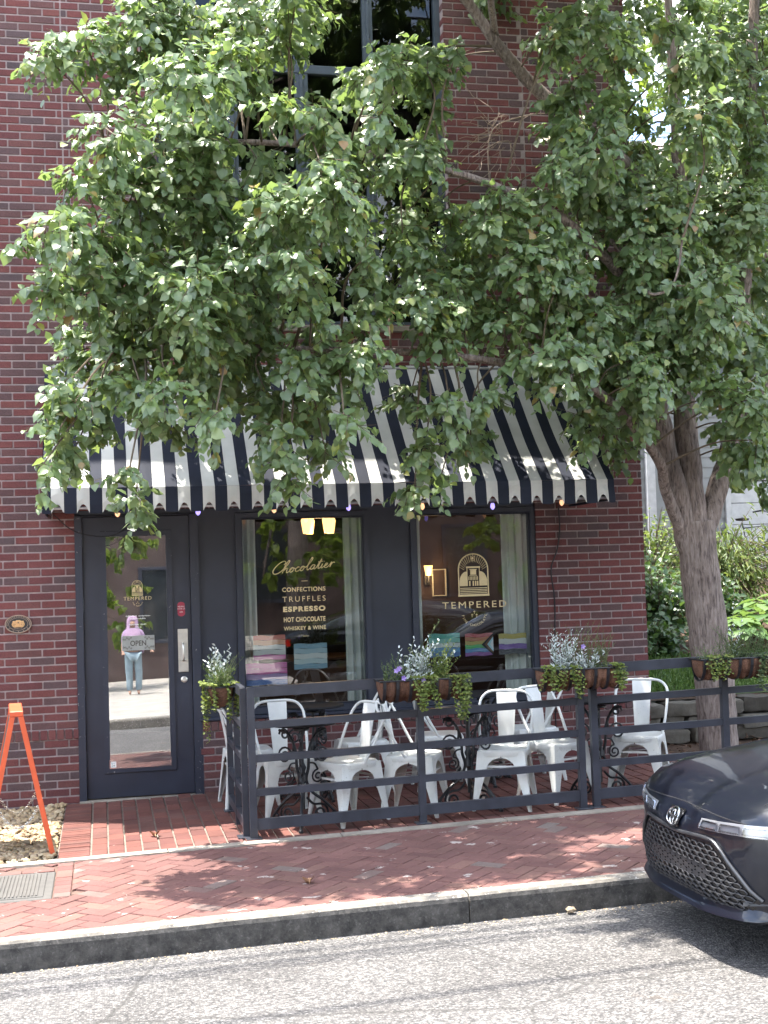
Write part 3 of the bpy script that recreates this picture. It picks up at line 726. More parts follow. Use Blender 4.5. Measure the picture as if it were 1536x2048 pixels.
# upper window: four lights over a transom
b = MB(); y0 = .1
frame(b, UW[0], UW[1], UW[2], UW[3], .055, y0, y0 + .08); uw = b.build('upper_window', simple('window_frame_paint', (.055, .068, .085), .45, var=.2), bld)
xs = [UW[0] + .055 + i * (UW[1] - UW[0] - .11) / 4 for i in range(5)]
for i in (1, 2, 3):
    b = MB(); wd = .045 if i != 2 else .06; b.bbox(xs[i] - wd, xs[i] + wd, y0 + .012, y0 + .075, UW[2] + .056, UW[3] - .056, .006); b.bbox(xs[i] - .012, xs[i] + .012, y0 - .004, y0 + .012, UW[2] + .056, UW[3] - .056, .003); b.build('mullion', uw.data.materials[0], uw)
b = MB(); b.bbox(UW[0] + .056, UW[1] - .056, y0 + .006, y0 + .07, 6.36, 6.44, .006); b.build('transom', uw.data.materials[0], uw)
for i in range(4):
    for a, c in ((UW[2] + .05, 6.37), (6.43, UW[3] - .05)):
        tz = R.uniform(-.004, .004); b = MB(); b.add([(xs[i] + .03, y0 + .04, a), (xs[i + 1] - .03, y0 + .04 + tz, a), (xs[i + 1] - .03, y0 + .04 + tz * 2, c), (xs[i] + .03, y0 + .04 + tz, c)], [(0, 1, 2, 3)]); b.build('pane', m_upglass, uw)
b = MB(); b.bbox(UW[0] - .0, UW[1] + .0, -.03, .1, UW[2] - .055, UW[2] - .001, .006); b.build('window_sill', m_conc, bld)
# rooms behind the glass
room = MB(); y1 = 5.
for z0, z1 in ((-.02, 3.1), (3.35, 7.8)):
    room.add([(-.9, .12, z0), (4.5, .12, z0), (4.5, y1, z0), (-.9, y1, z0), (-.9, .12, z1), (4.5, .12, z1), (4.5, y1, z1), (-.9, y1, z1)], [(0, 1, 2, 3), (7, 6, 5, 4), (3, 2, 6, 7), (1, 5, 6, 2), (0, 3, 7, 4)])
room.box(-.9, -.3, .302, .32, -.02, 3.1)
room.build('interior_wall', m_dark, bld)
m_wood = simple('dark_wood', (.05, .03, .02), .5, var=.3, scale=6)
cab = empty('display_counter', (1.9, 2.4, -.02), 0, 'dark display counter standing inside the shop', 'counter')
b = MB(); b.bbox(-.9, .9, 0, .6, 0, .95, .01); b.build('cabinet', m_wood, cab); b = MB(); b.bbox(-.95, .95, -.04, .64, .951, .99, .008); b.build('worktop', m_wood, cab)
# curtains
def curtain(x0, x1, label, y=.2, n=5):
    b = MB(); N_ = 60
    def P(u, v): return (x0 + (x1 - x0) * u, y + .022 * math.sin(u * n * 2 * PI + .6 * math.sin(v * 2)) + .01 * math.sin(u * 17), .66 + 1.85 * v)
    b.grid(P, N_, 8); o = b.build('curtain', m_curtain, smooth=180); tag(o, label, 'curtain', 'pale curtains in the shop windows')
curtain(1.16, 1.33, 'pale curtain gathered at the left edge of the left shop window', n=3); curtain(2.12, 2.33, 'pale curtain gathered at the right edge of the left shop window', n=3)
curtain(2.70, 2.83, 'narrow pale curtain at the left edge of the right shop window', n=2); curtain(3.60, 3.88, 'wide pale curtain at the right edge of the right shop window', n=4)
# lit lamps indoors
m_shade = simple('amber_glass_shade', (.8, .5, .2), .4, emit=((1, .52, .16), .9))
ch = empty('chandelier', (2.12, 1.55, 2.25), 0, 'chandelier with four lit amber glass shades behind the left window', 'chandelier')
b = MB(); b.tube([(0, 0, .25), (0, 0, .85)], .012, 8)
for i in range(4):
    a = i * PI / 2 + .5; b.tube(crv([(0, 0, .28), (.08 * math.cos(a), .08 * math.sin(a), .36), (.15 * math.cos(a), .15 * math.sin(a), .30), (.15 * math.cos(a), .15 * math.sin(a), .19)]), .007, 6)
b.build('stem', m_iron, ch)
for i in range(4):
    a = i * PI / 2 + .5; b = MB(); b.lathe([(.035, .0), (.045, .06), (.055, .13), (.03, .19)], 14, Matrix.Translation((.15 * math.cos(a), .15 * math.sin(a), .0))); b.build('lamp_shade', m_shade, ch, smooth=60)
pl = bpy.data.lights.new('chandelier_light', 'POINT'); pl.energy = 5; pl.color = (1, .62, .28); pl.shadow_soft_size = .1; po = bpy.data.objects.new('chandelier_light', pl); COL.objects.link(po); po.parent = ch; po.location = (0, 0, -.08)
sc = empty('wall_sconce', (3.47, 2.5, 1.84), 0, 'small lit amber wall sconce seen through the right window', 'sconce')
b = MB(); b.lathe([(.03, -.05), (.05, .06)], 12); b.build('lamp_shade', m_shade, sc, smooth=60)
b = MB(); b.tube([(0, 0, -.12), (0, 0, -.04)], .012, 6); b.bbox(-.03, .03, .05, .07, -.15, .0, .004); b.build('bracket', m_iron, sc)
pl = bpy.data.lights.new('sconce_light', 'POINT'); pl.energy = 1.2; pl.color = (1, .6, .25); pl.shadow_soft_size = .05; po = bpy.data.objects.new('sconce_light', pl); COL.objects.link(po); po.parent = sc; po.location = (0, -.08, -.05)
pf = empty('picture_frame', (3.60, 2.6, 1.72), 0, 'white framed picture hanging beside the sconce indoors', 'picture')
b = MB(); frame(b, -.07, .09, -.16, .14, .012, -.02, .01); b.build('frame', m_white, pf); b = MB(); b.box(-.058, .078, 0, .012, -.148, .128); b.build('print', m_wood, pf)
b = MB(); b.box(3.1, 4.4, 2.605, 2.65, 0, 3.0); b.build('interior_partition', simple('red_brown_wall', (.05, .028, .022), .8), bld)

# ---------------------------------------------------------------- awning
aw = empty('striped_awning', (0, 0, 0), 0, 'black and white striped shop awning with scalloped edge', 'awning')
AX0, PIT = -.372, .1918; AE0, AE1 = -.44, AX0 + 23.5 * PIT + .058
ZT, ZF, ZB, AP = 3.69, 2.565, 2.372, 1.10
edges = [AE0]
for k in range(24): edges += [AX0 + k * PIT, AX0 + (k + .5) * PIT]
edges.append(AE1)
b = MB(); v = MB()
for i in range(len(edges) - 1):
    x0, x1 = edges[i], edges[i + 1]; b.mi = v.mi = i % 2
    n = 2
    def P(u, t):
        x = x0 + (x1 - x0) * u; sag = -.03 * math.sin(PI * t) * (1 - .6 * math.cos(x * 4.19)) + .014 * mnoise.noise((x * 2.2, t * 4, 0)) + .005 * mnoise.noise((x * 9 + t * 4, t * 7, 3))
        return (x, -.02 - AP * t, ZT + (ZF - ZT) * t + sag)
    b.grid(P, n, 14)
    nn = 8
    def Q(u, t):
        x = x0 + (x1 - x0) * u; zb = ZB + (.068 * math.sin(PI * u) ** 1.2 if i % 2 else .0) - (.0 if i % 2 else .004 * math.sin(PI * u))
        return (x, -.02 - AP - .004 - .012 * math.sin(t * 1.5) + .010 * math.sin(x * 5 + 2 * t) * t + .008 * mnoise.noise((x * 6, t * 2, 7)), ZF + .006 * mnoise.noise((x * 1.7, 0, 2)) + (zb - ZF) * t)
    v.grid(Q, nn, 3)
b.build('canopy', [m_blackfab, m_whitefab], aw); v.build('valance', [m_blackfab, m_whitefab], aw)
for x in (AE0, AE1):
    b = MB(); b.add([(x, -.0, ZT), (x, -.02 - AP, ZF), (x, -.02 - AP, ZB + .02), (x, -.0, ZB + .02)], [(0, 1, 2, 3)]); b.build('side_panel', m_blackfab, aw)
b = MB()
for p, q in (((AE0, -.05, ZT - .03), (AE1, -.05, ZT - .03)), ((AE0, -AP, ZF - .03), (AE1, -AP, ZF - .03)), ((AE0, -AP, ZB + .04), (AE1, -AP, ZB + .04))): b.tube([p, q], .013, 6)
for x in (AE0 + .02, 1.4, 2.9, AE1 - .02): b.tube([(x, -.02, ZT - .06), (x, -AP, ZF - .06)], .012, 6); b.tube([(x, -.0, ZB + .05), (x, -AP, ZB + .05)], .012, 6)
b.build('frame', simple('galvanised_steel', (.35, .35, .36), .4, .8), aw)
# string of coloured bulbs under the valance
sl = empty('string_light', (0, 0, 0), 0, 'string of purple and amber bulbs along the awning edge', 'string light')
pts = []; bx = [(-.425, 2.47, 1), (.124, 2.40, 0), (.742, 2.40, 1), (1.34, 2.405, 0), (1.941, 2.41, 1), (2.55, 2.405, 0), (3.143, 2.395, 1), (3.741, 2.415, 0)]
for i, (x, z, c) in enumerate(bx):
    pts.append((x, -1.085, z + .02))
    if i < len(bx) - 1: pts.append(((x + bx[i + 1][0]) / 2, -1.06, ZB + .05))
b = MB(); b.tube(crv(pts, 6), .005, 5); b.tube(crv([(-.36, -1.05, 2.37), (-.2, -.9, 2.24), (.05, -.8, 2.2), (.2, -.7, 2.27), (.3, -.62, 2.36)], 6), .004, 5); b.build('wire', m_iron, sl)
m_bulb = [simple('amber_bulb', (.75, .42, .25), .15, emit=((1, .5, .25), .25)), simple('violet_bulb', (.3, .25, .8), .15, emit=((.35, .28, 1), .35))]
for x, z, c in bx:
    b = MB(); b.lathe([(.004, -.062), (.016, -.05), (.02, -.036), (.016, -.016), (.011, -.004)], 10); bo = b.build('bulb', m_bulb[c], sl, smooth=60, loc=(x, -1.085, z))
    b = MB(); b.lathe([(.013, -.008), (.013, .022)], 8); b.build('socket', m_iron, bo)
b = MB(); b.tube(crv([(4.09, -.018, 2.40), (4.094, -.018, 2.18), (4.06, -.02, 2.0), (3.998, -.018, 1.82), (4.021, -.018, 1.545), (4.01, -.018, 1.2), (3.994, -.018, .95), (3.99, -.018, .5), (4.0, -.018, .06)], 6), .006, 5)
tag(b.build('power_cable', m_iron), 'thin black cable hanging down the brick pier beside the window', 'cable')
# plaque
pq = empty('oval_plaque', (-.697, -.02, 1.509), 0, 'oval bronze plaque with black field on the brick wall', 'plaque')
m_bronze = simple('bronze', (.34, .25, .19), .45, .4, var=.15, scale=60)
def ell(rx, rz, n=36): return [(rx * math.cos(2 * PI * i / n), rz * math.sin(2 * PI * i / n)) for i in range(n)]
b = MB(); b.prism(ell(.107, .074), 0, .018); b.build('backplate', simple('plaque_black', (.02, .019, .02), .5), pq)
b = MB(); b.tube([(x, -.001, z) for x, z in ell(.105, .072)], .0045, 6, closed=True); b.tube([(x, -.001, z) for x, z in ell(.078, .052)], .0016, 5, closed=True); b.build('rim', m_bronze, pq)
b = MB(); m_org = simple('gilt', (.6, .36, .16), .5, var=.15, scale=60)
for s in (-1, 1):
    for r_ in (.023, .015, .007): b.tube([(s * .026 + r_ * math.cos(t * .524), -.003, -.002 + r_ * math.sin(t * .524)) for t in range(12)], .0038, 5, closed=True)
b.bbox(-.022, .022, -.004, 0, -.026, -.004, .001); b.bbox(-.045, .045, -.004, 0, .018, .026, .001); b.bbox(-.018, .018, -.0045, 0, .026, .033, .001)
b.build('emblem', m_org, pq)
fine_print(0, -.038, .10, .008, -.001, m_bronze, pq, 8)
for i in range(40):
    a = 2 * PI * i / 40
    if 3.3 < a < 6.1 and i % 3: continue
    b = MB(); b.box(-.003, .003, -.0015, 0, -.004, .004, Matrix.Translation((.092 * math.cos(a), -.0, .0625 * math.sin(a)))); b.build('letter', m_bronze, pq)
# A-frame sign
af = empty('a_frame_sign', (-.62, -1.75, zg(-.62) - .01), .075, 'orange folding sandwich board standing on the pebbles by the door', 'sign board')
m_or = simple('orange_plastic', (.55, .095, .035), .45, var=.1, scale=12)
for s, nm in ((-1, 'leg'), (1, 'leg')):
    for y in (-.3, .3):
        b = MB(); a = Vector((s * .025, y, .98)); c = Vector((s * .225, y, .0)); d = (c - a).normalized(); w = Vector((d.z, 0, -d.x)) * .017; t = Vector((0, .014, 0))
        vs = [p + sw * w + st * t for p in (a, c) for sw in (-1, 1) for st in (-1, 1)]
        b.add(vs, [(0, 1, 3, 2), (4, 6, 7, 5), (0, 4, 5, 1), (2, 3, 7, 6), (0, 2, 6, 4), (1, 5, 7, 3)]); b.build(nm, m_or, af)
    b = MB(); a = Vector((s * .04, 0, .93)); c = Vector((s * .19, 0, .2)); w = Vector((s * .006, 0, 0))
    b.add([p + Vector((0, y, 0)) + k_ * w for p in (a, c) for y in (-.286, .286) for k_ in (-1, 1)], [(0, 1, 3, 2), (4, 6, 7, 5), (0, 4, 5, 1), (2, 3, 7, 6), (0, 2, 6, 4), (1, 5, 7, 3)])
    b.build('board', simple('chalkboard', (.03, .03, .03), .6), af)
    b = MB(); b.tube([(s * .19, -.3, .19), (s * .19, .3, .19)], .014, 6); b.tube([(s * .03, -.3, .95), (s * .03, .3, .95)], .014, 6); b.build('rail', m_or, af)
b = MB(); b.bbox(-.045, .045, -.32, .32, .965, 1.005, .006); b.build('hinge_cap', m_or, af)
for y in (-.3, .3):
    for i in range(26):
        t = i / 25; x = -.155 + .31 * t; z = .40 - .16 * (1 - (2 * t - 1) ** 2) * 1.2
        b = MB(); b.tube([(x + .009 * math.cos(q * PI / 4), y + (.0 if i % 2 else .006 * math.sin(q * PI / 4)), z + .006 * math.sin(q * PI / 4)) for q in range(8)], .0026, 4, closed=True); b.build('chain_link', m_steel, af)
# ---------------------------------------------------------------- patio fence
FY = -2.15
def fence_panel(root, x0, x1, posts, y=FY):
    hz = [.985, .765, .53, .295, .06]
    for p in posts:
        b = MB(); z0 = zg(p); b.bbox(p - .025, p + .025, y - .025, y + .025, z0 - .005, z0 + 1.06, .003); o = b.build('post', m_fence, root)
        b = MB(); b.bbox(p - .055, p + .055, y - .05, y + .05, z0 - .002, z0 + .008, .002); b.build('base_plate', m_fence, o)
    for i, h in enumerate(hz):
        t = .075 if i in (0, 4) else .05
        seg = [x0] + [p for p in posts if x0 + .1 < p < x1 - .1] + [x1]
        for a, c in zip(seg[:-1], seg[1:]):
            b = MB(); a2, c2 = a + .026, c - .026
            vs = [(x, yy, zg(x) + h + dz) for x in (a2, c2) for yy in (y - .019, y + .019) for dz in (0, t if i else .073)]
            b.add(vs, [(0, 1, 3, 2), (4, 6, 7, 5), (0, 4, 5, 1), (2, 3, 7, 6), (0, 2, 6, 4), (1, 5, 7, 3)]); b.build('rail', m_fence, root)
f1 = empty('patio_fence', (0, 0, 0), 0, 'black metal railing in front of the patio left of the paired posts', 'fence', 'patio railings')
fence_panel(f1, 1.0, 3.44, [1.0, 2.22, 3.44])
f2 = empty('patio_fence', (0, 0, 0), 0, 'black metal railing running behind the parked car to the right', 'fence', 'patio railings')
fence_panel(f2, 3.545, 6.9, [3.545, 4.60, 5.75, 6.9])
f3 = empty('patio_fence', (0, 0, 0), 0, 'short black metal side railing beside the door', 'fence', 'patio railings')
for yy in (-2.06, -1.55, -.97):
    b = MB(); x = .955; z0 = zg(x); b.bbox(x - .022, x + .022, yy - .022, yy + .022, z0 - .005, z0 + 1.05, .003); o = b.build('post', m_fence, f3)
    if yy > -1 or yy < -2: b = MB(); b.bbox(x - .06, x + .05, yy - .06, yy + .06, z0 - .002, z0 + .008, .002); b.build('base_plate', m_fence, o)
for i, h in enumerate([.985, .765, .53, .295, .06]):
    for a, c in ((-2.037, -1.573), (-1.527, -.993)): b = MB(); b.bbox(.936, .974, a, c, zg(.955) + h, zg(.955) + h + (.07 if i in (0, 4) else .05), .003); b.build('rail', m_fence, f3)

# ---------------------------------------------------------------- metal chairs
def dd(z): return .176 + .045 * (1 - z / .44)
def uin(z):
    if z >= .388: return 0
    if z >= .30: return .108 * math.sqrt(max(0, 1 - ((z - .30) / .088) ** 2))
    return .108 + (.198 - .108) * (1 - z / .30)
LV = [.437, .41, .3879, .384, .372, .352, .328, .30, .22, .14, .07, .0]
def chair_meshes():
    out = {}
    for sx in (-1, 1):
        for sy in (-1, 1):
            b = MB(); th = .005
            for ax in (0, 1):
                rows = []
                for z in LV:
                    d = dd(z); ui = uin(z); row = []
                    for k in range(4):
                        u = d + (ui - d) * k / 3; bulge = .004 * math.sin(PI * k / 3) if z < .3 else 0
                        for off in (0, -th):
                            o_ = d + off + bulge
                            row.append((sx * o_, sy * max(ui * 0, u), z) if ax == 0 else (sx * u, sy * o_, z))
                    rows.append(row)
                vs = [p for r_ in rows for p in r_]; fs = []; w = 8
                for i in range(len(LV) - 1):
                    for k in range(3):
                        a = i * w + k * 2; fs.append((a, a + 2, a + 2 + w, a + w)); fs.append((a + 1, a + 1 + w, a + 3 + w, a + 3))
                    a = i * w + 6; fs.append((a, a + 1, a + 1 + w, a + w))
                fs.append(tuple(range((len(LV) - 1) * w, (len(LV) - 1) * w + 1)) * 0 or (0, 1, 3, 2)); b.add(vs, fs)
            d = dd(0); b.lathe([(.014, -.0), (.014, .035)], 8, Matrix.Translation((sx * (d - .012), sy * (d - .012), 0)))
            out[(sx, sy)] = b.mesh('leg', m_white, 40)
    b = MB(); n = 32; prof = [(1.0, .40), (1.01, .425), (.995, .438), (.965, .445), (.90, .4425), (.6, .436), (.25, .434), (.0, .434)]; vs = []; fs = []
    for s, z in prof:
        for k in range(n):
            a = 2 * PI * k / n; c, s_ = math.cos(a), math.sin(a); e = 5.; r_ = (abs(c) ** e + abs(s_) ** e) ** (-1 / e)
            vs.append((.186 * s * r_ * c, .186 * s * r_ * s_, z))
    for i in range(len(prof) - 1):
        for k in range(n): fs.append((i * n + k, i * n + (k + 1) % n, (i + 1) * n + (k + 1) % n, (i + 1) * n + k))
    b.add(vs, fs); out['seat'] = b.mesh('seat', m_white, 40)
    b = MB()
    def P(u, v, o=0):
        w = .055 + .022 * v; x = (u - .5) * 2 * w; y = .165 + .02 * v + .055 * v ** 1.6 + .012 * (2 * u - 1) ** 2 * -1 + o + (.0035 if abs(u - .5) > .3 else 0); return (x, y, .425 + .415 * v)
    b.grid(lambda u, v: P(u, v), 8, 8); b.grid(lambda u, v: P(u, v, .006), 8, 8, True); out['backrest'] = b.mesh('backrest', m_white, 40)
    b = MB(); hp = crv([(-.178, .02, .425), (-.198, .10, .56), (-.207, .175, .70), (-.195, .225, .79), (-.13, .245, .842), (0, .25, .85), (.13, .245, .842), (.195, .225, .79), (.207, .175, .70), (.198, .10, .56), (.178, .02, .425)], 5)
    b.tube(hp, .011, 8); out['back_frame'] = b.mesh('back_frame', m_white, 60)
    b = MB(); q = .16
    for z, s in ((.315, 1), (.30, -1)): b.bbox(-q, q, -.01, .01, z, z + .006, .001, Matrix.Rotation(s * PI / 4, 4, 'Z'))
    for s in (-1, 1): b.box(-.15, .15, s * .17 - .004, s * .17 + .004, .315, .33)
    out['brace'] = b.mesh('brace', m_white)
    b = MB(); b.tube([(x * .05, .234, .79 + z * .012) for x, z in ((-.6, -1), (.6, -1), (.7, 0), (.6, 1), (-.6, 1), (-.7, 0))], .002, 4, closed=True); out['grip'] = b.mesh('grip', m_white)
    return out
CM = chair_meshes()
def chair(x, y, fx, fy, label):
    rz = math.atan2(fy, fx) + PI / 2
    c = empty('cafe_chair', (x, y, zg(x) + .001), rz, label, 'chair', 'white metal cafe chairs on the patio')
    for k, me in CM.items():
        if k == 'grip': continue
        o = link(me.name.split('.')[0], me, c)
        if k == 'backrest': link('grip', CM['grip'], o)
    return c
for a in [(1.34, -1.38, .12, -1, 'white metal chair facing the street at the first patio table'),
          (1.74, -1.80, -.9, -.45, 'white metal chair with its back to its twin, facing the first table'),
          (2.27, -1.72, .88, -.45, 'white metal chair facing right under the middle flower basket'),
          (2.95, -1.80, -.42, -.9, 'white metal chair just left of the paired fence posts'),
          (3.40, -1.68, .42, -.9, 'white metal chair half hidden behind the paired fence posts'),
          (4.10, -1.66, -.55, -.85, 'white metal chair standing alone at the right beside the car'),
          (1.12, -.72, 1, .05, 'white metal chair by the wall behind the side railing'),
          (2.06, -.72, -1, -.15, 'white metal chair under the left window, facing left, rear row'),
          (2.72, -.72, 1, -.1, 'white metal chair under the right window, facing right, rear row'),
          (3.52, -.72, -1, -.1, 'white metal chair against the brick pier, rear row')]: chair(*a)

# ---------------------------------------------------------------- wrought iron tables
def table_meshes():
    out = {}
    b = MB(); b.lathe([(.0, .735), (.245, .735), (.258, .738), (.26, .746), (.254, .754), (.245, .752), (.0, .752)], 32, cap=False); out['tabletop'] = b.mesh('tabletop', simple('table_iron', (.015, .015, .017), .75, spec=.15), 40)
    b = MB(); b.tube([(0, 0, .12), (0, 0, .735)], .013, 8); b.lathe([(.012, .30), (.034, .32), (.03, .36), (.018, .39), (.03, .42), (.012, .46)], 10); b.lathe([(.06, .69), (.06, .705)], 12); out['stem'] = b.mesh('stem', m_iron, 50)
    b = MB()
    def lift(pts): return [(x, 0, z) for x, z in pts]
    main = crv([(.2, 0, .685), (.12, 0, .66), (.06, 0, .55), (.05, 0, .42), (.03, 0, .33), (.07, 0, .24), (.16, 0, .17), (.25, 0, .08), (.285, 0, .018)], 6); b.tube(main, .011, 7)
    b.tube(lift(spiral(.155, .655, .045, .008, 0, 1.4)), .008, 6)
    b.tube(lift(spiral(.155, .50, .068, .012, PI, -1.7)), .008, 6); b.tube(crv([(.088, 0, .50), (.075, 0, .56), (.08, 0, .62)], 4), .008, 6)
    b.tube(lift(spiral(.125, .345, .052, .010, PI / 2, 1.6)), .007, 6); b.tube(crv([(.125, 0, .397), (.10, 0, .44), (.06, 0, .45)], 4), .007, 6)
    b.tube(lift(spiral(.14, .075, .068, .012, PI / 2, -1.8)), .009, 6); b.tube(crv([(.14, 0, .143), (.08, 0, .15), (.03, 0, .20)], 4), .009, 6)
    b.tube(lift(spiral(.245, .05, .038, .006, PI, 1.5)), .008, 6); b.lathe([(.0, 0), (.018, .002), (.018, .018), (.0, .022)], 8, Matrix.Translation((.285, 0, 0)))
    out['leg'] = b.mesh('leg', m_iron, 50); return out
TM = table_meshes()
for x, y, rz, lb in [(1.40, -1.84, .3, 'black wrought iron table at the left end of the patio'), (2.68, -1.76, 1.2, 'black wrought iron table between the two middle front chairs'), (3.72, -1.80, .1, 'black wrought iron table right of the paired fence posts'),
                     (1.66, -.72, .9, 'black wrought iron table against the wall under the left window'), (3.12, -.70, .5, 'black wrought iron table against the wall under the right window')]:
    t = empty('bistro_table', (x, y, zg(x) + .001), rz, lb, 'table', 'wrought iron patio tables')
    link('tabletop', TM['tabletop'], t); link('stem', TM['stem'], t)
    for k in range(3): link('leg', TM['leg'], t, rot=(0, 0, k * 2 * PI / 3))

# ---------------------------------------------------------------- leaves
LT = np.array([(0, 0, 0), (0, .34, .0), (0, .70, -.03), (0, 1., -.14), (-.43, .24, .09), (-.40, .58, .04), (.43, .24, .09), (.40, .58, .04)])
LF = np.array([(0, 1, 4), (1, 5, 4), (1, 2, 5), (2, 3, 5), (0, 6, 1), (1, 6, 7), (1, 7, 2), (2, 7, 3)])
def nrmz(a): return a / np.maximum(np.linalg.norm(a, axis=1, keepdims=True), 1e-9)
def leaf_arrays(p, d, n, Ln, Wd, T=LT):
    d = nrmz(d); s = nrmz(np.cross(d, n)); n2 = np.cross(s, d)
    return (p[:, None, :] + T[None, :, 0, None] * (Wd[:, None] * s)[:, None, :] + T[None, :, 1, None] * (Ln[:, None] * d)[:, None, :] + T[None, :, 2, None] * ((Ln * NR.uniform(-.2, 2.6, len(Ln)))[:, None] * n2)[:, None, :])
def leaf_mesh(name, V, mat, rn=None, F=LF):
    N_, K = V.shape[0], V.shape[1]
    vs = V.reshape(-1, 3); fs = (F[None] + (np.arange(N_) * K)[:, None, None]).reshape(-1, F.shape[1])
    me = bpy.data.meshes.new(name); me.vertices.add(len(vs)); me.vertices.foreach_set('co', vs.ravel().astype(np.float32))
    nl = fs.size; me.loops.add(nl); me.loops.foreach_set('vertex_index', fs.ravel().astype(np.int32))
    me.polygons.add(len(fs)); me.polygons.foreach_set('loop_start', np.arange(0, nl, F.shape[1], dtype=np.int32))
    me.update(calc_edges=True)
    at = me.attributes.new('rnd', 'FLOAT', 'POINT'); rn = NR.rand(N_) if rn is None else rn
    at.data.foreach_set('value', np.repeat(rn, K).astype(np.float32)); me.materials.append(mat)
    me.polygons.foreach_set('use_smooth', np.ones(len(fs), dtype=bool)); return me
def sprays(blobs, dens, Lr=(.075, .115), twl=(.22, .42), per=11, droop=.55, shell=.5):
    """leafy twigs spread through the blobs: arrays of leaf base, direction, normal, size, and the twigs"""
    P, D, Nn, S, tw = [], [], [], [], []
    for (cx, cy, cz, r_) in blobs:
        n = max(2, int(dens * r_ * r_ * (1 + r_)))
        for _ in range(n):
            q = NR.normal(size=3); q /= np.linalg.norm(q); rr = r_ * (shell + (1 - shell) * NR.rand()) * .82
            st = np.array((cx, cy, cz)) + q * rr * np.array((1, .9, 1))
            out = q * .8 + np.array((0, -.12, -droop)) + NR.normal(size=3) * .35; out /= np.linalg.norm(out)
            ln = NR.uniform(*twl) * min(1, .55 + r_); en = st + out * ln * .7; st = st - out * ln * .3
            tw.append((st, en)); side = np.cross(out, (0, 0, 1)); side /= max(1e-6, np.linalg.norm(side))
            for k in range(per):
                t = (k + .6) / per; sg = 1 if k % 2 else -1
                P.append(st + (en - st) * t + np.array((0, 0, -.10 * ln * t * t)) + side * sg * .012)
                dr = out * .45 + side * sg * NR.uniform(.25, .8) + np.array((0, -.1, -.42)) + NR.normal(size=3) * .30
                D.append(dr); Nn.append(np.array((q[0] * .5, q[1] * .5 - .40, .85)) + NR.normal(size=3) * .38)
                S.append(NR.uniform(*Lr) * (1 - .25 * (t > .85)))
    return np.array(P), np.array(D), np.array(Nn), np.array(S), tw
def limb(b, pts, r0, r1, n=10, seg=6, jig=.012, flare=0):
    q = crv(pts, seg); K = len(q) - 1; rs = [r0 + (r1 - r0) * (i / K) for i in range(K + 1)]
    if flare: rs = [r * (1 + flare * max(0, 1 - i / 5) ** 2) for i, r in enumerate(rs)]
    base = len(b.v); b.tube(q, rs, n)
    rough_ = r0 > .08
    for i in range(base, len(b.v)):
        v = Vector(b.v[i]); b.v[i] = tuple(v + Vector((mnoise.noise(v * 6), mnoise.noise(v * 6 + Vector((9, 0, 0))), 0)) * jig + Vector((mnoise.noise(Vector((v.x * 30, v.y * 30, v.z * 3))), mnoise.noise(Vector((v.y * 30 + 5, v.x * 30, v.z * 3))), 0)) * (.010 if rough_ else 0))
    return q
def tree(name, loc, label, limbs, blobs, dens, mat, Lr, group=None, nleaf=0, extra=(), edens=0, per=11, twig=True, kinds='tree'):
    t = empty(name, loc, 0, label, kinds, group); o = Vector(loc); b = MB(); skel = []
    for pts, r0, r1, fl in limbs:
        q = limb(b, [Vector(p) - o for p in pts], r0, r1, 28 if r0 > .08 else 8, 10, .014 if r0 > .08 else .006, fl); skel += q
    b.build('trunk', m_bark, t, smooth=180)
    bb = MB(); allb = list(blobs) + list(extra)
    for cx, cy, cz, r_ in allb:
        c = Vector((cx, cy, cz)) - o; s = min(skel, key=lambda p: (p - c).length + (.6 * max(0, p.z - c.z)))
        mid = (s + c) / 2 + Vector((R.uniform(-.1, .1), R.uniform(-.1, .1), .10 * (s - c).length)); L_ = (s - c).length
        bb.tube(crv([s, mid, c], 5), [.005 + .006 * min(1.5, L_) * (1 - i / 10) for i in range(11)], 5)
    P, D, Nn, S, tw = sprays(blobs, dens, Lr, per=per)
    if extra:
        P2, D2, N2, S2, tw2 = sprays(extra, edens, (Lr[0] * 1.15, Lr[1] * 1.2), per=per); P = np.vstack((P, P2)); D = np.vstack((D, D2)); Nn = np.vstack((Nn, N2)); S = np.concatenate((S, S2)); tw += tw2
    if twig:
        for a, c in tw: bb.tube([Vector(a) - o, Vector(c) - o], [.0035, .0018], 3, cap=False)
    bb.build('branch', m_twig, t, kind='stuff')
    P = P - np.array(loc)
    V = leaf_arrays(P, D, Nn, S, S * NR.uniform(.8, 1.0, len(S)))
    keep = np.ones(len(P), bool)
    if nleaf:
        cp = np.array((0, -11.5226, 1.8649)) - np.array(loc); rel = P - cp; dist = np.linalg.norm(rel, axis=1)
        z = rel @ np.array(cf); x = rel @ np.array(cr) / z; y = rel @ np.array(cu) / z
        inside = (abs(x) < .28) & (abs(y) < .375) & (z > 0)
        sc_ = np.where(inside, S / dist * (1 + .3 * NR.rand(len(S))), -1); ids = np.argsort(-sc_)[:nleaf]; keep[ids] = False
        tm = leaf_mesh('leaf', LT[None, :, :] * 1., mat, np.zeros(1))
        Dn = nrmz(D[ids]); Sd = nrmz(np.cross(Dn, Nn[ids])); N3 = np.cross(Sd, Dn)
        for k, i in enumerate(ids):
            o_ = link('leaf', tm, t); s_ = S[i]; m = Matrix(((Sd[k][0] * s_ * .9, Dn[k][0] * s_, N3[k][0] * s_, P[i][0]), (Sd[k][1] * s_ * .9, Dn[k][1] * s_, N3[k][1] * s_, P[i][1]), (Sd[k][2] * s_ * .9, Dn[k][2] * s_, N3[k][2] * s_, P[i][2]), (0, 0, 0, 1))); o_.matrix_basis = m
    link('crown', leaf_mesh('crown', V[keep], mat), t, kind='stuff')
    return t
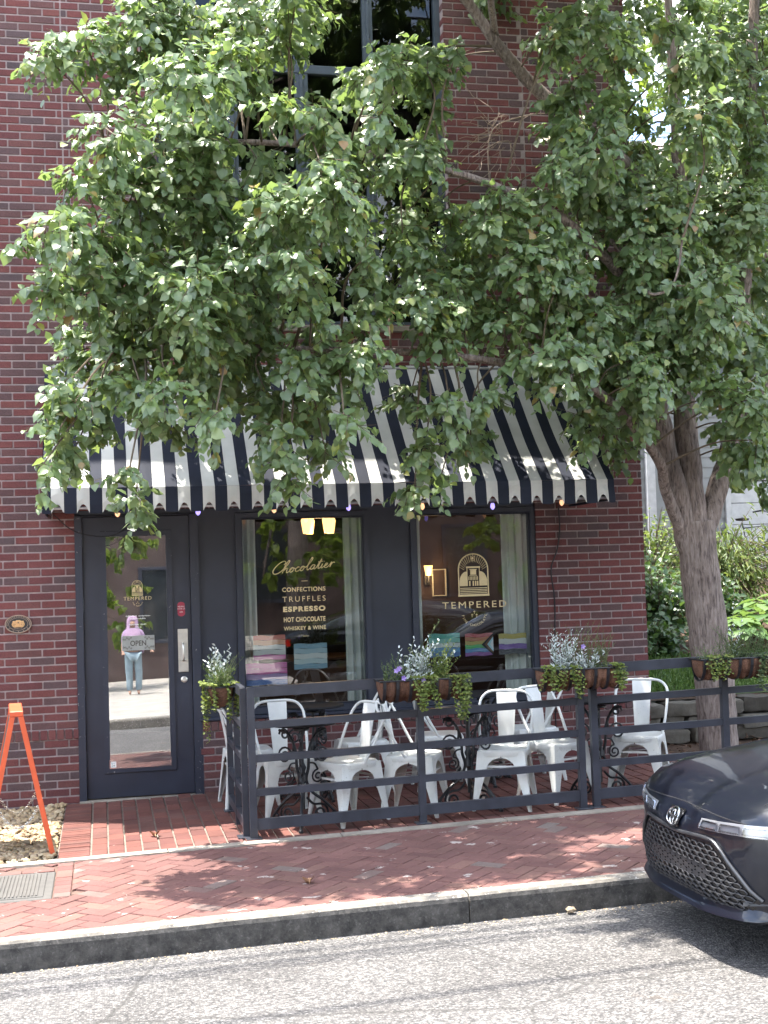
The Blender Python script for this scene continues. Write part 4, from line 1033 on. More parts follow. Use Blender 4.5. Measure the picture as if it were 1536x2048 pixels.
BLOBS = [(-0.31, -2.36, 5.45, 0.15), (-0.04, -2.2, 5.6, 0.23), (0.31, -2.13, 5.75, 0.3), (0.71, -1.93, 5.86, 0.31), (1.05, -2.2, 5.83, 0.26), (0.23, -1.95, 5.49, 0.22), (0.58, -3.16, 4.99, 0.27), (0.96, -2.57, 5.36, 0.26), (1.37, -1.93, 5.89, 0.23), (1.43, -2.32, 5.92, 0.22), (0.42, -1.98, 6.04, 0.25), (0.14, -3.05, 4.68, 0.24), (0.48, -2.57, 4.79, 0.33), (-0.06, -2.87, 4.41, 0.19), (0.24, -2.47, 4.43, 0.32), (0.71, -2.43, 4.49, 0.3), (-0.18, -3.18, 4.06, 0.2), (-0.45, -2.91, 3.97, 0.11), (0.03, -2.82, 4.0, 0.29), (0.49, -1.96, 4.22, 0.35), (0.9, -2.17, 4.28, 0.31), (-0.26, -2.98, 3.68, 0.19), (0.16, -2.12, 3.78, 0.3), (0.59, -3.01, 3.64, 0.31), (1.05, -2.37, 3.85, 0.29), (1.18, -3.03, 4.2, 0.25), (1.46, -3.2, 4.29, 0.23), (1.82, -2.02, 4.94, 0.23), (1.88, -2.92, 4.91, 0.15), (1.52, -2.91, 4.9, 0.16), (1.96, -1.87, 5.53, 0.16), (2.53, -1.71, 5.75, 0.22), (2.0, -2.81, 5.32, 0.18), (2.62, -1.63, 5.41, 0.17), (2.38, -1.99, 4.97, 0.2), (2.74, -1.87, 5.8, 0.09), (1.22, -2.92, 4.93, 0.15), (-0.12, -1.93, 3.49, 0.21), (0.22, -2.27, 3.37, 0.28), (0.66, -1.9, 3.5, 0.29), (1.08, -1.99, 3.56, 0.28), (-0.28, -2.8, 3.02, 0.18), (-0.02, -2.71, 3.03, 0.21), (0.29, -2.98, 3.0, 0.18), (-0.27, -3.0, 2.77, 0.11), (-0.36, -3.11, 2.56, 0.11), (-0.16, -2.79, 2.7, 0.15), (0.79, -2.39, 3.18, 0.19), (0.71, -3.2, 2.84, 0.14), (1.18, -2.28, 3.08, 0.23), (1.18, -2.74, 2.76, 0.19), (1.22, -2.78, 2.52, 0.14), (1.56, -2.1, 3.04, 0.21), (1.64, -2.55, 3.19, 0.2), (1.74, -2.77, 3.36, 0.19), (1.86, -2.55, 3.61, 0.18), (1.99, -2.25, 3.92, 0.17), (1.75, -3.12, 3.94, 0.1), (0.24, -1.88, 2.4, 0.16), (0.17, -3.17, 2.5, 0.09), (0.45, -2.19, 2.89, 0.16), (0.05, -2.06, 3.33, 0.21), (0.41, -3.18, 3.03, 0.16), (0.99, -2.14, 3.32, 0.18), (1.33, -2.71, 3.23, 0.19), (1.54, -2.42, 2.71, 0.13), (1.54, -3.19, 2.8, 0.13), (1.29, -3.14, 3.88, 0.18), (1.38, -2.96, 3.66, 0.19), (1.61, -1.91, 3.58, 0.21), (2.33, -2.28, 3.81, 0.23), (2.76, -1.81, 3.91, 0.24), (2.9, -1.66, 4.34, 0.27), (2.71, -1.65, 4.61, 0.18), (2.96, -2.16, 4.48, 0.24), (3.14, -2.15, 4.15, 0.28), (2.98, -2.0, 3.72, 0.22), (3.45, -1.79, 3.85, 0.31), (3.35, -2.36, 3.36, 0.28), (3.77, -1.81, 3.77, 0.32), (4.18, -0.92, 3.43, 0.32), (4.51, -0.82, 3.79, 0.35), (4.11, -2.14, 3.25, 0.23), (3.8, -1.65, 3.0, 0.21), (2.46, -2.37, 3.0, 0.18), (2.32, -2.16, 2.73, 0.17), (2.29, -1.93, 2.45, 0.14), (2.78, -1.75, 2.84, 0.17), (2.75, -2.16, 3.1, 0.16), (2.32, -1.75, 3.19, 0.16), (2.47, -1.99, 2.52, 0.1), (3.14, -2.18, 3.39, 0.2), (2.46, -2.18, 3.54, 0.15), (3.39, -2.3, 5.78, 0.2), (3.64, -2.38, 5.91, 0.24), (4.0, -1.96, 5.87, 0.27), (3.7, -1.86, 5.61, 0.19), (3.66, -1.6, 5.34, 0.14), (3.68, -2.31, 4.95, 0.2), (3.9, -2.12, 5.37, 0.17), (3.88, -1.61, 4.78, 0.24), (4.3, -1.35, 4.91, 0.27), (4.56, -1.55, 4.77, 0.31), (4.29, -1.82, 4.37, 0.32), (4.23, -1.25, 4.47, 0.29), (5.18, -0.88, 4.67, 0.36), (5.26, -1.47, 4.69, 0.35), (4.54, -1.53, 4.08, 0.33), (4.68, -2.11, 3.88, 0.32), (5.71, -0.73, 4.35, 0.32), (4.6, -2.15, 5.23, 0.26), (5.34, -1.41, 5.73, 0.33), (5.55, -0.86, 6.39, 0.32), (4.75, -1.99, 5.93, 0.2), (5.61, -1.03, 5.34, 0.31), (5.3, -0.68, 5.31, 0.27), (5.44, -1.19, 3.65, 0.26), (5.29, -0.94, 3.69, 0.22), (4.98, -2.03, 3.11, 0.24), (5.2, -1.5, 2.76, 0.21), (4.72, -1.96, 3.15, 0.16), (5.64, -0.85, 2.55, 0.18), (4.51, -1.73, 3.63, 0.24), (3.44, -2.06, 4.02, 0.24), (4.58, -0.6, 3.16, 0.19), (4.33, -0.84, 2.83, 0.14), (3.34, -1.62, 3.8, 0.23), (3.49, -2.06, 4.33, 0.22), (0.78, -2.54, 4.77, 0.24), (0.4, -2.22, 5.29, 0.21), (1.17, -2.55, 4.09, 0.25), (0.9, -2.81, 3.82, 0.24), (0.35, -2.65, 3.84, 0.3), (-0.04, -3.0, 3.63, 0.19), (0.74, -2.69, 3.5, 0.24), (2.4, -1.61, 4.66, 0.2), (2.54, -1.63, 4.26, 0.22), (2.26, -1.92, 4.38, 0.18), (2.59, -2.03, 3.98, 0.2), (3.27, -2.16, 4.6, 0.18), (3.36, -2.37, 4.77, 0.16), (2.41, -2.22, 3.64, 0.17), (2.17, -2.14, 4.84, 0.15), (3.58, -1.71, 5.52, 0.16), (3.62, -2.14, 5.18, 0.17), (4.34, -0.94, 5.28, 0.23), (4.51, -0.96, 5.74, 0.19), (3.84, -1.86, 4.88, 0.19), (4.54, -1.14, 5.36, 0.16), (3.69, -1.8, 5.0, 0.17), (4.36, -1.62, 3.81, 0.26), (4.93, -1.07, 4.27, 0.28), (4.29, -1.75, 4.67, 0.26), (5.15, -1.42, 4.78, 0.28), (4.34, -0.97, 3.42, 0.25), (4.14, -1.09, 3.02, 0.18), (4.23, -1.73, 3.07, 0.16), (1.86, -1.92, 4.48, 0.19), (1.49, -2.32, 4.29, 0.18), (1.14, -2.42, 4.72, 0.14), (1.43, -3.18, 4.52, 0.15), (4.57, -1.74, 6.15, 0.15), (4.51, -1.94, 5.74, 0.13), (4.57, -1.66, 5.54, 0.14), (4.5, -1.8, 4.66, 0.22), (4.86, -1.57, 6.4, 0.18), (4.32, -1.68, 3.56, 0.22), (4.55, -1.58, 3.39, 0.19), (4.14, -1.87, 3.27, 0.17), (4.7, -1.68, 3.54, 0.2), (4.9, -1.62, 3.77, 0.22), (4.6, -1.56, 3.91, 0.24), (4.27, -1.87, 3.92, 0.21), (5.02, -1.55, 3.31, 0.17), (4.84, -1.53, 4.16, 0.25), (4.63, -1.65, 4.46, 0.24), (4.49, -1.47, 4.3, 0.25), (5.11, -1.48, 2.97, 0.18), (5.2, -1.76, 2.82, 0.18), (4.72, -1.76, 3.79, 0.2), (4.01, -1.99, 3.42, 0.21), (1.17, -1.12, 6.29, 0.28), (1.08, -1.44, 5.8, 0.28), (1.52, -0.86, 6.34, 0.24), (1.59, -1.28, 6.38, 0.23), (0.77, -1.64, 4.72, 0.31), (0.54, -0.9, 4.48, 0.37), (1.0, -1.09, 4.56, 0.33), (1.63, -2.24, 4.57, 0.24), (1.96, -1.29, 5.18, 0.24), (2.07, -2.05, 5.22, 0.16), (1.66, -2.1, 5.18, 0.17), (2.15, -0.91, 5.89, 0.17), (2.8, -0.67, 6.16, 0.23), (2.19, -1.98, 5.65, 0.19), (2.61, -1.07, 5.27, 0.21), (3.0, -0.94, 6.18, 0.09), (1.38, -1.76, 5.34, 0.16), (2.14, -1.53, 4.08, 0.17), (1.91, -2.37, 4.13, 0.1), (3.01, -0.92, 4.1, 0.25), (3.26, -0.43, 4.65, 0.29), (3.32, -1.01, 4.8, 0.26), (3.68, -1.52, 6.11, 0.21), (4.04, -1.37, 6.36, 0.25), (3.99, -0.71, 5.65, 0.14), (4.21, -1.36, 5.65, 0.17), (4.29, -0.57, 5.09, 0.25), (3.84, -1.12, 4.57, 0.23), (0.85, -1.68, 5.05, 0.25), (1.33, -1.32, 4.39, 0.27), (2.76, -0.79, 4.46, 0.23), (2.84, -1.1, 4.19, 0.21), (3.7, -0.92, 4.96, 0.19), (3.67, -1.51, 5.04, 0.17), (2.35, -1.37, 5.08, 0.15), (3.95, -1.28, 5.48, 0.18), (4.07, -0.81, 5.32, 0.18), (2.1, -0.71, 4.81, 0.2), (1.25, -1.57, 4.99, 0.15), (1.64, -1.94, 4.92, 0.16), (5.16, 0.05, 7.11, 0.21), (5.73, 0.74, 7.23, 0.25), (5.79, 0.44, 6.66, 0.27), (6.33, 0.82, 7.46, 0.34), (6.67, 0.73, 7.28, 0.34), (6.92, 1.04, 6.94, 0.35), (5.61, -0.34, 6.26, 0.31), (5.88, 1.07, 6.01, 0.25), (5.94, 0.06, 5.94, 0.32), (6.64, 0.57, 6.19, 0.34), (5.58, 0.14, 5.22, 0.31), (4.91, 0.05, 5.75, 0.23), (5.12, 0.57, 7.23, 0.27), (5.32, 0.42, 5.74, 0.16), (6.4, 0.19, 5.26, 0.32), (6.44, 1.04, 4.97, 0.34), (6.62, 0.7, 4.28, 0.34), (5.27, -0.52, 4.03, 0.25), (4.91, -0.04, 4.49, 0.3), (5.09, 0.4, 4.3, 0.31)]
rx = random.Random(4)
# unseen crown above and right of the view, clumps placed for their shade
EX = [(rx.uniform(2.6, 6.8), rx.uniform(-3.6, .2), rx.uniform(7.0, 9.2), rx.uniform(.4, .6)) for _ in range(46)] + [(rx.uniform(6.0, 7.6), rx.uniform(-2.8, 1.2), rx.uniform(3.4, 7.0), rx.uniform(.35, .5)) for _ in range(16)] + [(rx.uniform(1.0, 4.2), rx.uniform(-3.6, -2.6), rx.uniform(6.6, 7.6), rx.uniform(.3, .42)) for _ in range(10)] \
   + [(rx.uniform(1.6, 3.2), rx.uniform(-2.5, -1.4), rx.uniform(6.9, 7.8), rx.uniform(.3, .45)) for _ in range(6)] \
   + [(rx.uniform(1.3, 3.6), rx.uniform(-3.5, -2.7), rx.uniform(6.3, 7.3), rx.uniform(.32, .45)) for _ in range(20)]
zb = zg(5.05)
limbs = [([(5.10, -1.0, zb - .1), (5.10, -1.0, zb + .3), (5.07, -1.0, .95), (5.02, -1.0, 1.5), (4.98, -1.0, 1.95), (4.965, -1, 2.2)], .160, .165, .22),
         ([(4.93, -1.0, 1.95), (4.80, -1.04, 2.35), (4.66, -1.1, 2.9), (4.56, -1.18, 3.4), (4.42, -1.3, 4.1), (4.3, -1.4, 4.7)], .115, .05, 0),
         ([(4.96, -1.0, 1.95), (4.93, -1, 2.6), (4.925, -.98, 3.25), (4.98, -.95, 4.2), (4.95, -1, 5.5), (4.9, -1.0, 7.0), (4.8, -1, 8.6)], .13, .012, 0),
         ([(5.0, -1.0, 2.0), (5.2, -.95, 2.45), (5.40, -.9, 2.95), (5.52, -.9, 3.7), (5.65, -.85, 5.0), (5.9, -.7, 7), (6.1, -.6, 8.6)], .10, .04, 0),
         ([(5.4, -.9, 2.9), (5.75, -1.0, 3.5), (6.2, -1.1, 4.4), (6.7, -1.2, 5.6)], .05, .025, 0),
         ([(4.85, -1.03, 2.05), (4.62, -1.2, 2.45), (4.42, -1.45, 2.75), (3.7, -1.85, 3.25), (2.6, -2.0, 3.45), (1.4, -2.0, 3.5), (.3, -2.0, 3.55)], .055, .016, 0),
         ([(4.4, -1.28, 4.1), (3.6, -1.7, 4.6), (2.5, -1.95, 4.9), (1.2, -2.05, 5.0), (.1, -2.0, 4.9)], .045, .014, 0),
         ([(4.97, -.96, 4.6), (4.4, -1.05, 5.3), (3.73, -1.05, 5.82), (3.32, -1.12, 6.2), (2.95, -1.2, 6.62), (2.2, -1.5, 7.0), (1.0, -1.8, 6.6), (.2, -1.9, 6.3)], .075, .018, 0),
         ([(3.3, -1.12, 6.28), (2.9, -2.0, 6.7), (2.2, -2.9, 6.85), (1.4, -3.1, 6.8)], .03, .01, 0),
         ([(4.9, -1.0, 7.2), (4.0, -1.6, 8.0), (3.0, -2.2, 8.2)], .04, .015, 0), ([(4.9, -1.0, 6.8), (5.2, -2.0, 7.8), (5.2, -3.0, 8.2)], .04, .015, 0),
         ([(4.15, -1.32, 4.55), (4.28, -1.7, 4.15), (4.22, -1.95, 3.95), (4.35, -2.1, 4.0), (4.42, -2.15, 4.35)], .018, .008, 0)]
tree('street_tree', (5.05, -1.0, zb), 'leafy street tree with forked trunk spreading across the shop front', limbs, BLOBS, 350, m_leaf, (.048, .104), None, 300, EX, 115)
# dead twigs hanging by the upper window
dt = MB()
for i in range(26):
    p = Vector((3.35 + R.uniform(-.1, .15), -.95, 5.6 + R.uniform(-.2, .1))); pts = [p]; d = Vector((R.uniform(-1, .1), R.uniform(-.3, .3), R.uniform(-.9, .3))).normalized()
    for k in range(6): d = (d + Vector((R.uniform(-.6, .4), R.uniform(-.4, .4), R.uniform(-.5, .3)))).normalized(); pts.append(pts[-1] + d * .06)
    dt.tube(crv(pts, 3), .0028, 4)
dt.tube(crv([(3.85, -1.0, 5.7), (3.6, -.95, 5.68), (3.3, -.95, 5.55), (3.25, -.95, 5.2), (3.3, -.95, 4.8), (3.3, -.9, 4.5)], 5), .005, 5)
tr = bpy.data.objects['street_tree']; dt.v = [tuple(Vector(v) - Vector((5.05, -1.0, zb))) for v in dt.v]; dt.build('dead_twig', simple('bare_twig', (.32, .24, .19), .9), tr, kind='stuff')
# ---------------------------------------------------------------- flower baskets on the railings
m_coco = piece_mat('coconut_fibre', [(0., (.17, .085, .055)), (1., (.24, .125, .08))], .97, 110, .7, None, 1.0, 10)
m_silver = leafmat('silver_leaf', [(0., (.46, .51, .49)), (1., (.66, .70, .68))], .8, .15, (.5, .55, .5), .2)
m_lime = leafmat('lime_leaf', [(0., (.11, .16, .035)), (.6, (.18, .23, .05)), (1., (.27, .29, .08))], .5, .35, (.25, .32, .05))
m_herb = leafmat('herb_leaf', [(0., (.05, .085, .035)), (.6, (.09, .13, .05)), (1., (.16, .17, .07))], .55, .3)
m_petal = leafmat('violet_petal', [(0., (.25, .16, .5)), (1., (.5, .38, .68))], .6, .3, (.5, .35, .7), .2)
OV = np.array([(0, 0, 0), (-.4, .4, .06), (0, .45, 0), (.4, .4, .06), (0, 1, -.06), (-.3, .75, .04), (.3, .75, .04)]); OF = np.array([(0, 2, 1), (0, 3, 2), (1, 2, 5), (2, 4, 5), (2, 3, 6), (2, 6, 4)])
def leafset(P, D, S, name, mat, parent, w=.9, up=.7):
    P = np.array(P); D = np.array(D); S = np.array(S); Nn = NR.normal(size=P.shape) * .4 + np.array((0, -.4, up))
    return link(name, leaf_mesh(name, leaf_arrays(P, D, Nn, S, S * w, OV), mat, None, OF), parent, kind='stuff')
def upright(x0, x1, z0, h, n, per, Ls, name, mat, parent, w=.35, spread=.25, yj=.05):
    """stems rising from the basket with leaves all the way up"""
    P, D, S = [], [], []; st = MB()
    for _ in range(int(n * 1.9)):
        bx_, by = NR.uniform(x0, x1), NR.uniform(-yj, yj); d = np.array((NR.normal() * spread, NR.normal() * spread - .08, 1.)); hh = 1.3 * h * NR.uniform(.5, 1.05); d /= np.linalg.norm(d)
        base = np.array((bx_, by, z0)); bend = np.array((NR.normal() * .25, NR.normal() * .2, 0)) * hh
        st.tube([tuple(base + d * hh * t + bend * t * t) for t in (0, .4, .75, 1)], [.0022, .002, .0016, .001], 3)
        for k in range(per):
            t = (k + 1) / per; a = k * 2.4 + NR.rand(); P.append(base + d * hh * t + bend * t * t); D.append(np.array((math.cos(a), math.sin(a), .55 + .5 * t)) + NR.normal(size=3) * .25); S.append(NR.uniform(*Ls) * (1.1 - .45 * t))
    leafset(P, D, S, name, mat, parent, w); st.build(name + '_stem', m_herb, parent, kind='stuff')
def trailing(xs, z0, length, name, mat, parent, Ls=(.018, .028), y0=-.10):
    P, D, S = [], [], []; st = MB()
    for x in list(xs) + [q + .009 for q in xs] + [q - .006 for q in xs]:
        L_ = length * NR.uniform(.5, 1.1); n = int(L_ / .011); px_, py_ = x + NR.normal() * .012, y0 * NR.uniform(.85, 1.15); pts = []
        for k in range(n):
            t = k / n; q = np.array((px_ + .018 * math.sin(t * 5 + x * 40), py_ - .025 * math.sin(min(1, t * 3) * PI / 2), z0 + .03 * math.sin(min(1, t * 4) * PI) - L_ * t)); pts.append(tuple(q))
            a = k * 2.2; P.append(q); D.append((math.cos(a), math.sin(a) - .3, -.25)); S.append(NR.uniform(*Ls))
        if len(pts) > 2: st.tube(pts[::3] + [pts[-1]], .0015, 3)
    leafset(P, D, S, name, mat, parent, 1.0); st.build(name + '_stem', m_herb, parent, kind='stuff')
def basket(x, y, z, rz, label, L_=.62, kind=0):
    e = empty('flower_basket', (x, y, z), rz, label, 'planter', 'coconut lined flower baskets on the railing')
    b = MB(); n = 9; r_ = .10
    def P(u, v):
        a = PI + PI * v; xx = (u - .5) * L_; k = 1 + .05 * math.sin(u * n * 2 * PI) + .13 * mnoise.noise((xx * 14 + x * 3, v * 7, z)); e_ = max(0, abs(u - .5) * 2 - .86) / .14
        k *= math.sqrt(max(0.02, 1 - .75 * e_ * e_)); return (xx, r_ * k * math.cos(a) * .98, r_ * 1.45 * k * math.sin(a) * (1 - .12 * e_) - .004)
    b.grid(P, 90, 22); b.add([P(0, v / 8) for v in range(9)], [tuple(range(8, -1, -1))]); b.add([P(1, v / 8) for v in range(9)], [tuple(range(9))])
    b.build('liner', m_coco, e, smooth=180)
    b = MB(); b.box(-L_ / 2 + .02, L_ / 2 - .02, -.085, .085, -.05, -.018); b.build('soil', m_soil, e)
    b = MB(); b.tube([(-L_ / 2, -r_, 0), (L_ / 2, -r_, 0), (L_ / 2, r_, 0), (-L_ / 2, r_, 0)], .007, 6, closed=True); b.build('rim', m_iron, e)
    for k in range(7):
        xx = -L_ / 2 + .03 + k * (L_ - .06) / 6; b = MB(); q = [(xx, 1.13 * r_ * math.cos(PI + PI * t / 10), 1.13 * r_ * 1.45 * math.sin(PI + PI * t / 10)) for t in range(11)]
        vs = []; fs = []
        for p in q: vs += [(p[0] - .011, p[1], p[2]), (p[0] + .011, p[1], p[2]), (p[0] + .011, p[1] * .95, p[2] * .97), (p[0] - .011, p[1] * .95, p[2] * .97)]
        for i in range(10):
            for j in range(4): fs.append((i * 4 + j, i * 4 + (j + 1) % 4, i * 4 + 4 + (j + 1) % 4, i * 4 + 4 + j))
        b.add(vs, fs); b.build('strap', m_iron, e)
    h = L_ / 2
    if kind == 0:
        upright(-.12, .08, -.02, .23, 12, 12, (.035, .055), 'dusty_miller', m_silver, e, .5, .25); upright(-h + .05, -.05, -.02, .17, 16, 12, (.02, .03), 'trailing_petunia', m_herb, e, .5, .45)
        upright(.04, .2, -.02, .22, 16, 14, (.025, .04), 'lime_herb', m_lime, e, .4, .25); upright(-.02, .02, 0, .36, 1, 20, (.03, .04), 'tall_shoot', m_herb, e, .6, .1)
        trailing([-.05 + .02 * k for k in range(8)], .02, .22, 'creeping_vine', m_lime, e); trailing([h - .07 + .014 * k for k in range(6)], .02, .30, 'side_vine', m_lime, e)
    elif kind == 1:
        upright(-.18, -.02, -.02, .24, 16, 14, (.03, .05), 'dusty_miller', m_silver, e, .32, .22); upright(-.06, .1, -.02, .27, 14, 16, (.015, .026), 'grey_herb', m_herb, e, .35, .2)
        upright(.1, .22, -.02, .22, 12, 16, (.018, .028), 'bushy_herb', m_herb, e, .4, .18); upright(0, .12, -.02, .12, 8, 8, (.03, .05), 'low_silver_leaf', m_silver, e, .5, .35)
        trailing([-h + .02 + .025 * k for k in range(6)], .02, .17, 'creeping_vine', m_lime, e); trailing([-.05 - .012 * k for k in range(3)], .02, .26, 'long_vine', m_lime, e); trailing([h - .07 + .012 * k for k in range(5)], .02, .18, 'side_vine', m_lime, e)
    elif kind == 2:
        upright(-.08, .1, -.02, .22, 22, 16, (.015, .028), 'feathery_herb', m_herb, e, .3, .25); upright(-.03, .05, 0, .30, 3, 10, (.03, .05), 'dusty_miller', m_silver, e, .35, .12); upright(.1, .26, -.02, .2, 16, 14, (.016, .026), 'bushy_herb', m_herb, e, .35, .25)
        upright(-h + .05, 0, -.02, .1, 12, 8, (.02, .03), 'low_green', m_herb, e, .5, .4)
        trailing([-h + .08 + .03 * k for k in range(5)], .02, .18, 'creeping_vine', m_lime, e); trailing([.16 + .015 * k for k in range(3)], .02, .27, 'long_vine', m_herb, e)
    else:
        upright(-.1, .15, -.02, .22, 10, 12, (.04, .06), 'dusty_miller', m_silver, e, .6, .2); upright(-.25, .25, -.02, .14, 22, 10, (.03, .05), 'low_green', m_herb, e, .5, .45); upright(-.28, -.1, -.02, .2, 14, 16, (.02, .035), 'feathery_herb', m_herb, e, .25, .2)
        trailing([-h + .03 + .04 * k for k in range(4)] + [.1, .2, .27], .02, .20, 'creeping_vine', m_lime, e); trailing([-.2], .02, .36, 'long_vine', m_lime, e); trailing([-h - .03, -h - .025, -h - .02], .02, .26, 'end_vine', m_lime, e, y0=-.03); trailing([-h - .02, -h - .01, -h], .02, .2, 'end_vine', m_lime, e, y0=.07); trailing([-h + .05 * k for k in range(7)], .02, .2, 'outer_vine', m_lime, e, y0=.12); trailing([-h + .1], .02, .42, 'outer_vine', m_lime, e, y0=.13)
    if kind in (0, 1):
        for k in range(4 if kind == 0 else 1):
            fx, fy, fz = (NR.uniform(-h + .08, .1), -.09 - NR.rand() * .04, NR.uniform(-.01, .12)) if kind == 0 else (.02, -.06, .16); a = np.arange(5) * 2 * PI / 5
            P = np.tile((fx, fy, fz), (5, 1)); D = np.stack((np.cos(a), np.full(5, -.35), np.sin(a)), 1); V = leaf_arrays(P, D, np.tile((0., -1, .3), (5, 1)), np.full(5, .022), np.full(5, .02), OV)
            link('flower', leaf_mesh('flower', V, m_petal, None, OF), e)
    return e
basket(2.205, FY - .125, zg(2.2) + 1.045, 0, 'flower basket with silver foliage and violet petunias on the middle of the railing', .63, 0)
basket(3.395, FY - .125, zg(3.4) + 1.045, 0, 'flower basket with frosty silver plant above the paired fence posts', .63, 1)
basket(4.63, FY - .125, zg(4.6) + 1.045, 0, 'flower basket with feathery grey green herbs in front of the tree trunk', .63, 2)
basket(.955 - .125, -1.42, zg(.95) + 1.03, PI / 2, 'flower basket with a tall silver plant hung on the side railing by the door', .6, 3)

# ---------------------------------------------------------------- garden on the right
def tz(y): return .42 + .165 * max(0, min(y, 8.2) - .95)
b = MB(); b.grid(lambda u, v: (4.92 + 30 * u, .85 + 40 * v * v, zg(5) + tz(.85 + 40 * v * v) - .02), 8, 30); tag(b.build('garden_bank', m_soil), kind='structure')
b = MB(); b.grid(lambda u, v: (4.92 + 12 * u, -2.15 + 3.1 * v, zg(5) - .02 + .05 * mnoise.noise((u * 20, v * 5, 1))), 20, 8); tag(b.build('planting_bed', m_soil), kind='structure')
b = MB(); b.grid(lambda u, v: (4.94 + 8 * u, .96 + 1.6 * v, zg(5) + tz(.96 + 1.6 * v) - .008), 4, 6); tag(b.build('lawn', simple('lawn_ground', (.06, .09, .03), .95, var=.3, scale=20)), kind='structure')
n = 14000; P = np.stack((NR.uniform(4.96, 9.5, n), NR.uniform(.98, 2.55, n)), 1); P = np.column_stack((P, zg(5) + .42 + .165 * (P[:, 1] - .95) - .01))
V = leaf_arrays(P, NR.normal(size=(n, 3)) * .45 + np.array((0, 0, 1)), NR.normal(size=(n, 3)), NR.uniform(.05, .11, n), np.full(n, .014), OV)
tag(link('grass', leaf_mesh('grass', V, m_grass, None, OF)), 'short mown lawn grass on the garden bank', 'grass', kind='stuff')
sw = empty('stone_wall', (0, 0, 0), 0, 'low rough limestone retaining wall along the lawn', 'wall'); m_lime_st = piece_mat('limestone', [(0., (.06, .052, .043)), (.5, (.10, .088, .072)), (1., (.17, .155, .132))], .92, 25, .4, None, .8, 5)  # stone colours darkened to stand in for the tree shade on this wall
for row in range(3):
    x = 4.95 - R.uniform(0, .3)
    while x < 9.6:
        w = R.uniform(.2, .62); hgt = R.uniform(.12, .17); z0 = zg(5) - .02 + row * .13 + R.uniform(-.015, .015)
        b = MB(); c = Vector((x + w / 2, .86 + R.uniform(-.06, .04), z0 + hgt / 2))
        def Q(u, v):
            th = v * PI; ph = u * 2 * PI; s = Vector((math.sin(th) * math.cos(ph), math.sin(th) * math.sin(ph), math.cos(th))); e_ = 9.
            k = (abs(s.x) ** e_ + abs(s.y) ** e_ + abs(s.z) ** e_) ** (-1 / e_); p = Vector((s.x * k * w * .49, s.y * k * .17, s.z * k * hgt * .49)); p *= 1 + .13 * mnoise.noise((p + c) * 8) + .05 * mnoise.noise((p + c) * 25)
            return tuple(p)
        b.grid(Q, 24, 14, True); b.build('stone', m_lime_st, sw, smooth=50, loc=tuple(c)); x += w + .012
n = 2600; P = np.stack((NR.uniform(4.93, 9, n), NR.choice([0, 1], n)), 1); yy = np.where(P[:, 1] > 0, NR.uniform(2.5, 6, n), NR.uniform(-2.1, .7, n)); zz = np.where(P[:, 1] > 0, zg(5) + .42 + .165 * (yy - .95), zg(5)); P = np.column_stack((P[:, 0], yy, zz))
V = leaf_arrays(P, NR.normal(size=(n, 3)) * np.array((1, 1, .3)), NR.normal(size=(n, 3)) * .4 + np.array((0, 0, 1)), NR.uniform(.04, .10, n), NR.uniform(.02, .04, n), OV)
tag(link('leaf_litter', leaf_mesh('leaf_litter', V, leafmat('litter', [(0., (.07, .045, .035)), (.6, (.13, .085, .06)), (1., (.25, .17, .13))], .9, .05, (.2, .1, .05), .1), None, OF)), 'brown leaf litter and bark chips on the planting beds', 'mulch', kind='stuff')
def shrub(name, label, x, y, h, r_, mat, Lr, n=60, cat='shrub', w=.85, droop=0):
    z0 = zg(5) + tz(y) - .03; e = empty(name, (x, y, z0), 0, label, cat); b = MB(); P, D, S = [], [], []
    for k in range(n):
        a = NR.rand() * 2 * PI; q = NR.rand() ** .5 * r_; hh = h * (1 - .55 * (q / r_) ** 2) * NR.uniform(.75, 1.05); tip = np.array((q * math.cos(a), q * math.sin(a), hh)); base = np.array((.25 * tip[0], .25 * tip[1], 0.))
        mid = base + (tip - base) * np.array((.35, .35, .62))
        if droop: tip = tip + np.array((.25 * math.cos(a), .25 * math.sin(a), -droop * NR.rand()))
        pts = crv([tuple(base), tuple(mid), tuple(tip)], 4); b.tube(pts, [.010 - .0009 * i for i in range(len(pts))], 4)
        for j in range(16):
            t = .35 + .65 * NR.rand(); p = np.array(pts[int(t * (len(pts) - 1))]) + NR.normal(size=3) * .07 * r_ / .5
            P.append(p); D.append(NR.normal(size=3) * .7 + np.array((math.cos(a), math.sin(a), -.2 if not droop else -1.2))); S.append(NR.uniform(*Lr))
    b.build('stem', m_twig, e, kind='stuff'); leafset(P, D, S, 'foliage', mat, e, w); return e
m_shrub = leafmat('shrub_leaf', [(0., (.022, .048, .02)), (.6, (.045, .09, .032)), (1., (.085, .14, .05))], .4, .3)
m_acer = leafmat('weeping_maple_leaf', [(0., (.06, .10, .025)), (.6, (.11, .165, .04)), (1., (.19, .21, .05))], .5, .4, (.28, .36, .05))
m_hosta = leafmat('hosta_leaf', [(0., (.07, .14, .04)), (1., (.16, .25, .08))], .35, .35, (.25, .38, .06))
shrub('shrub', 'dark glossy shrub between the brick corner and the tree trunk', 6.45, 3.3, .95, .5, m_shrub, (.07, .11), 80)
shrub('shrub', 'bright green shrub behind the dark one by the brick corner', 6.9, 4.9, 1.15, .6, m_shrub, (.05, .09), 80)
shrub('shrub', 'pale airy shrub below the white porch post', 7.7, 6.3, 1.3, .7, m_acer, (.05, .08), 80)
shrub('shrub', 'low dark ground cover plant left of the trunk', 6.1, 2.7, .45, .4, m_shrub, (.06, .10), 60)
shrub('weeping_maple', 'weeping yellow green lace leaf maple right of the trunk', 8.35, 5.3, 1.5, .95, m_acer, (.08, .15), 170, 'shrub', .28, .6)
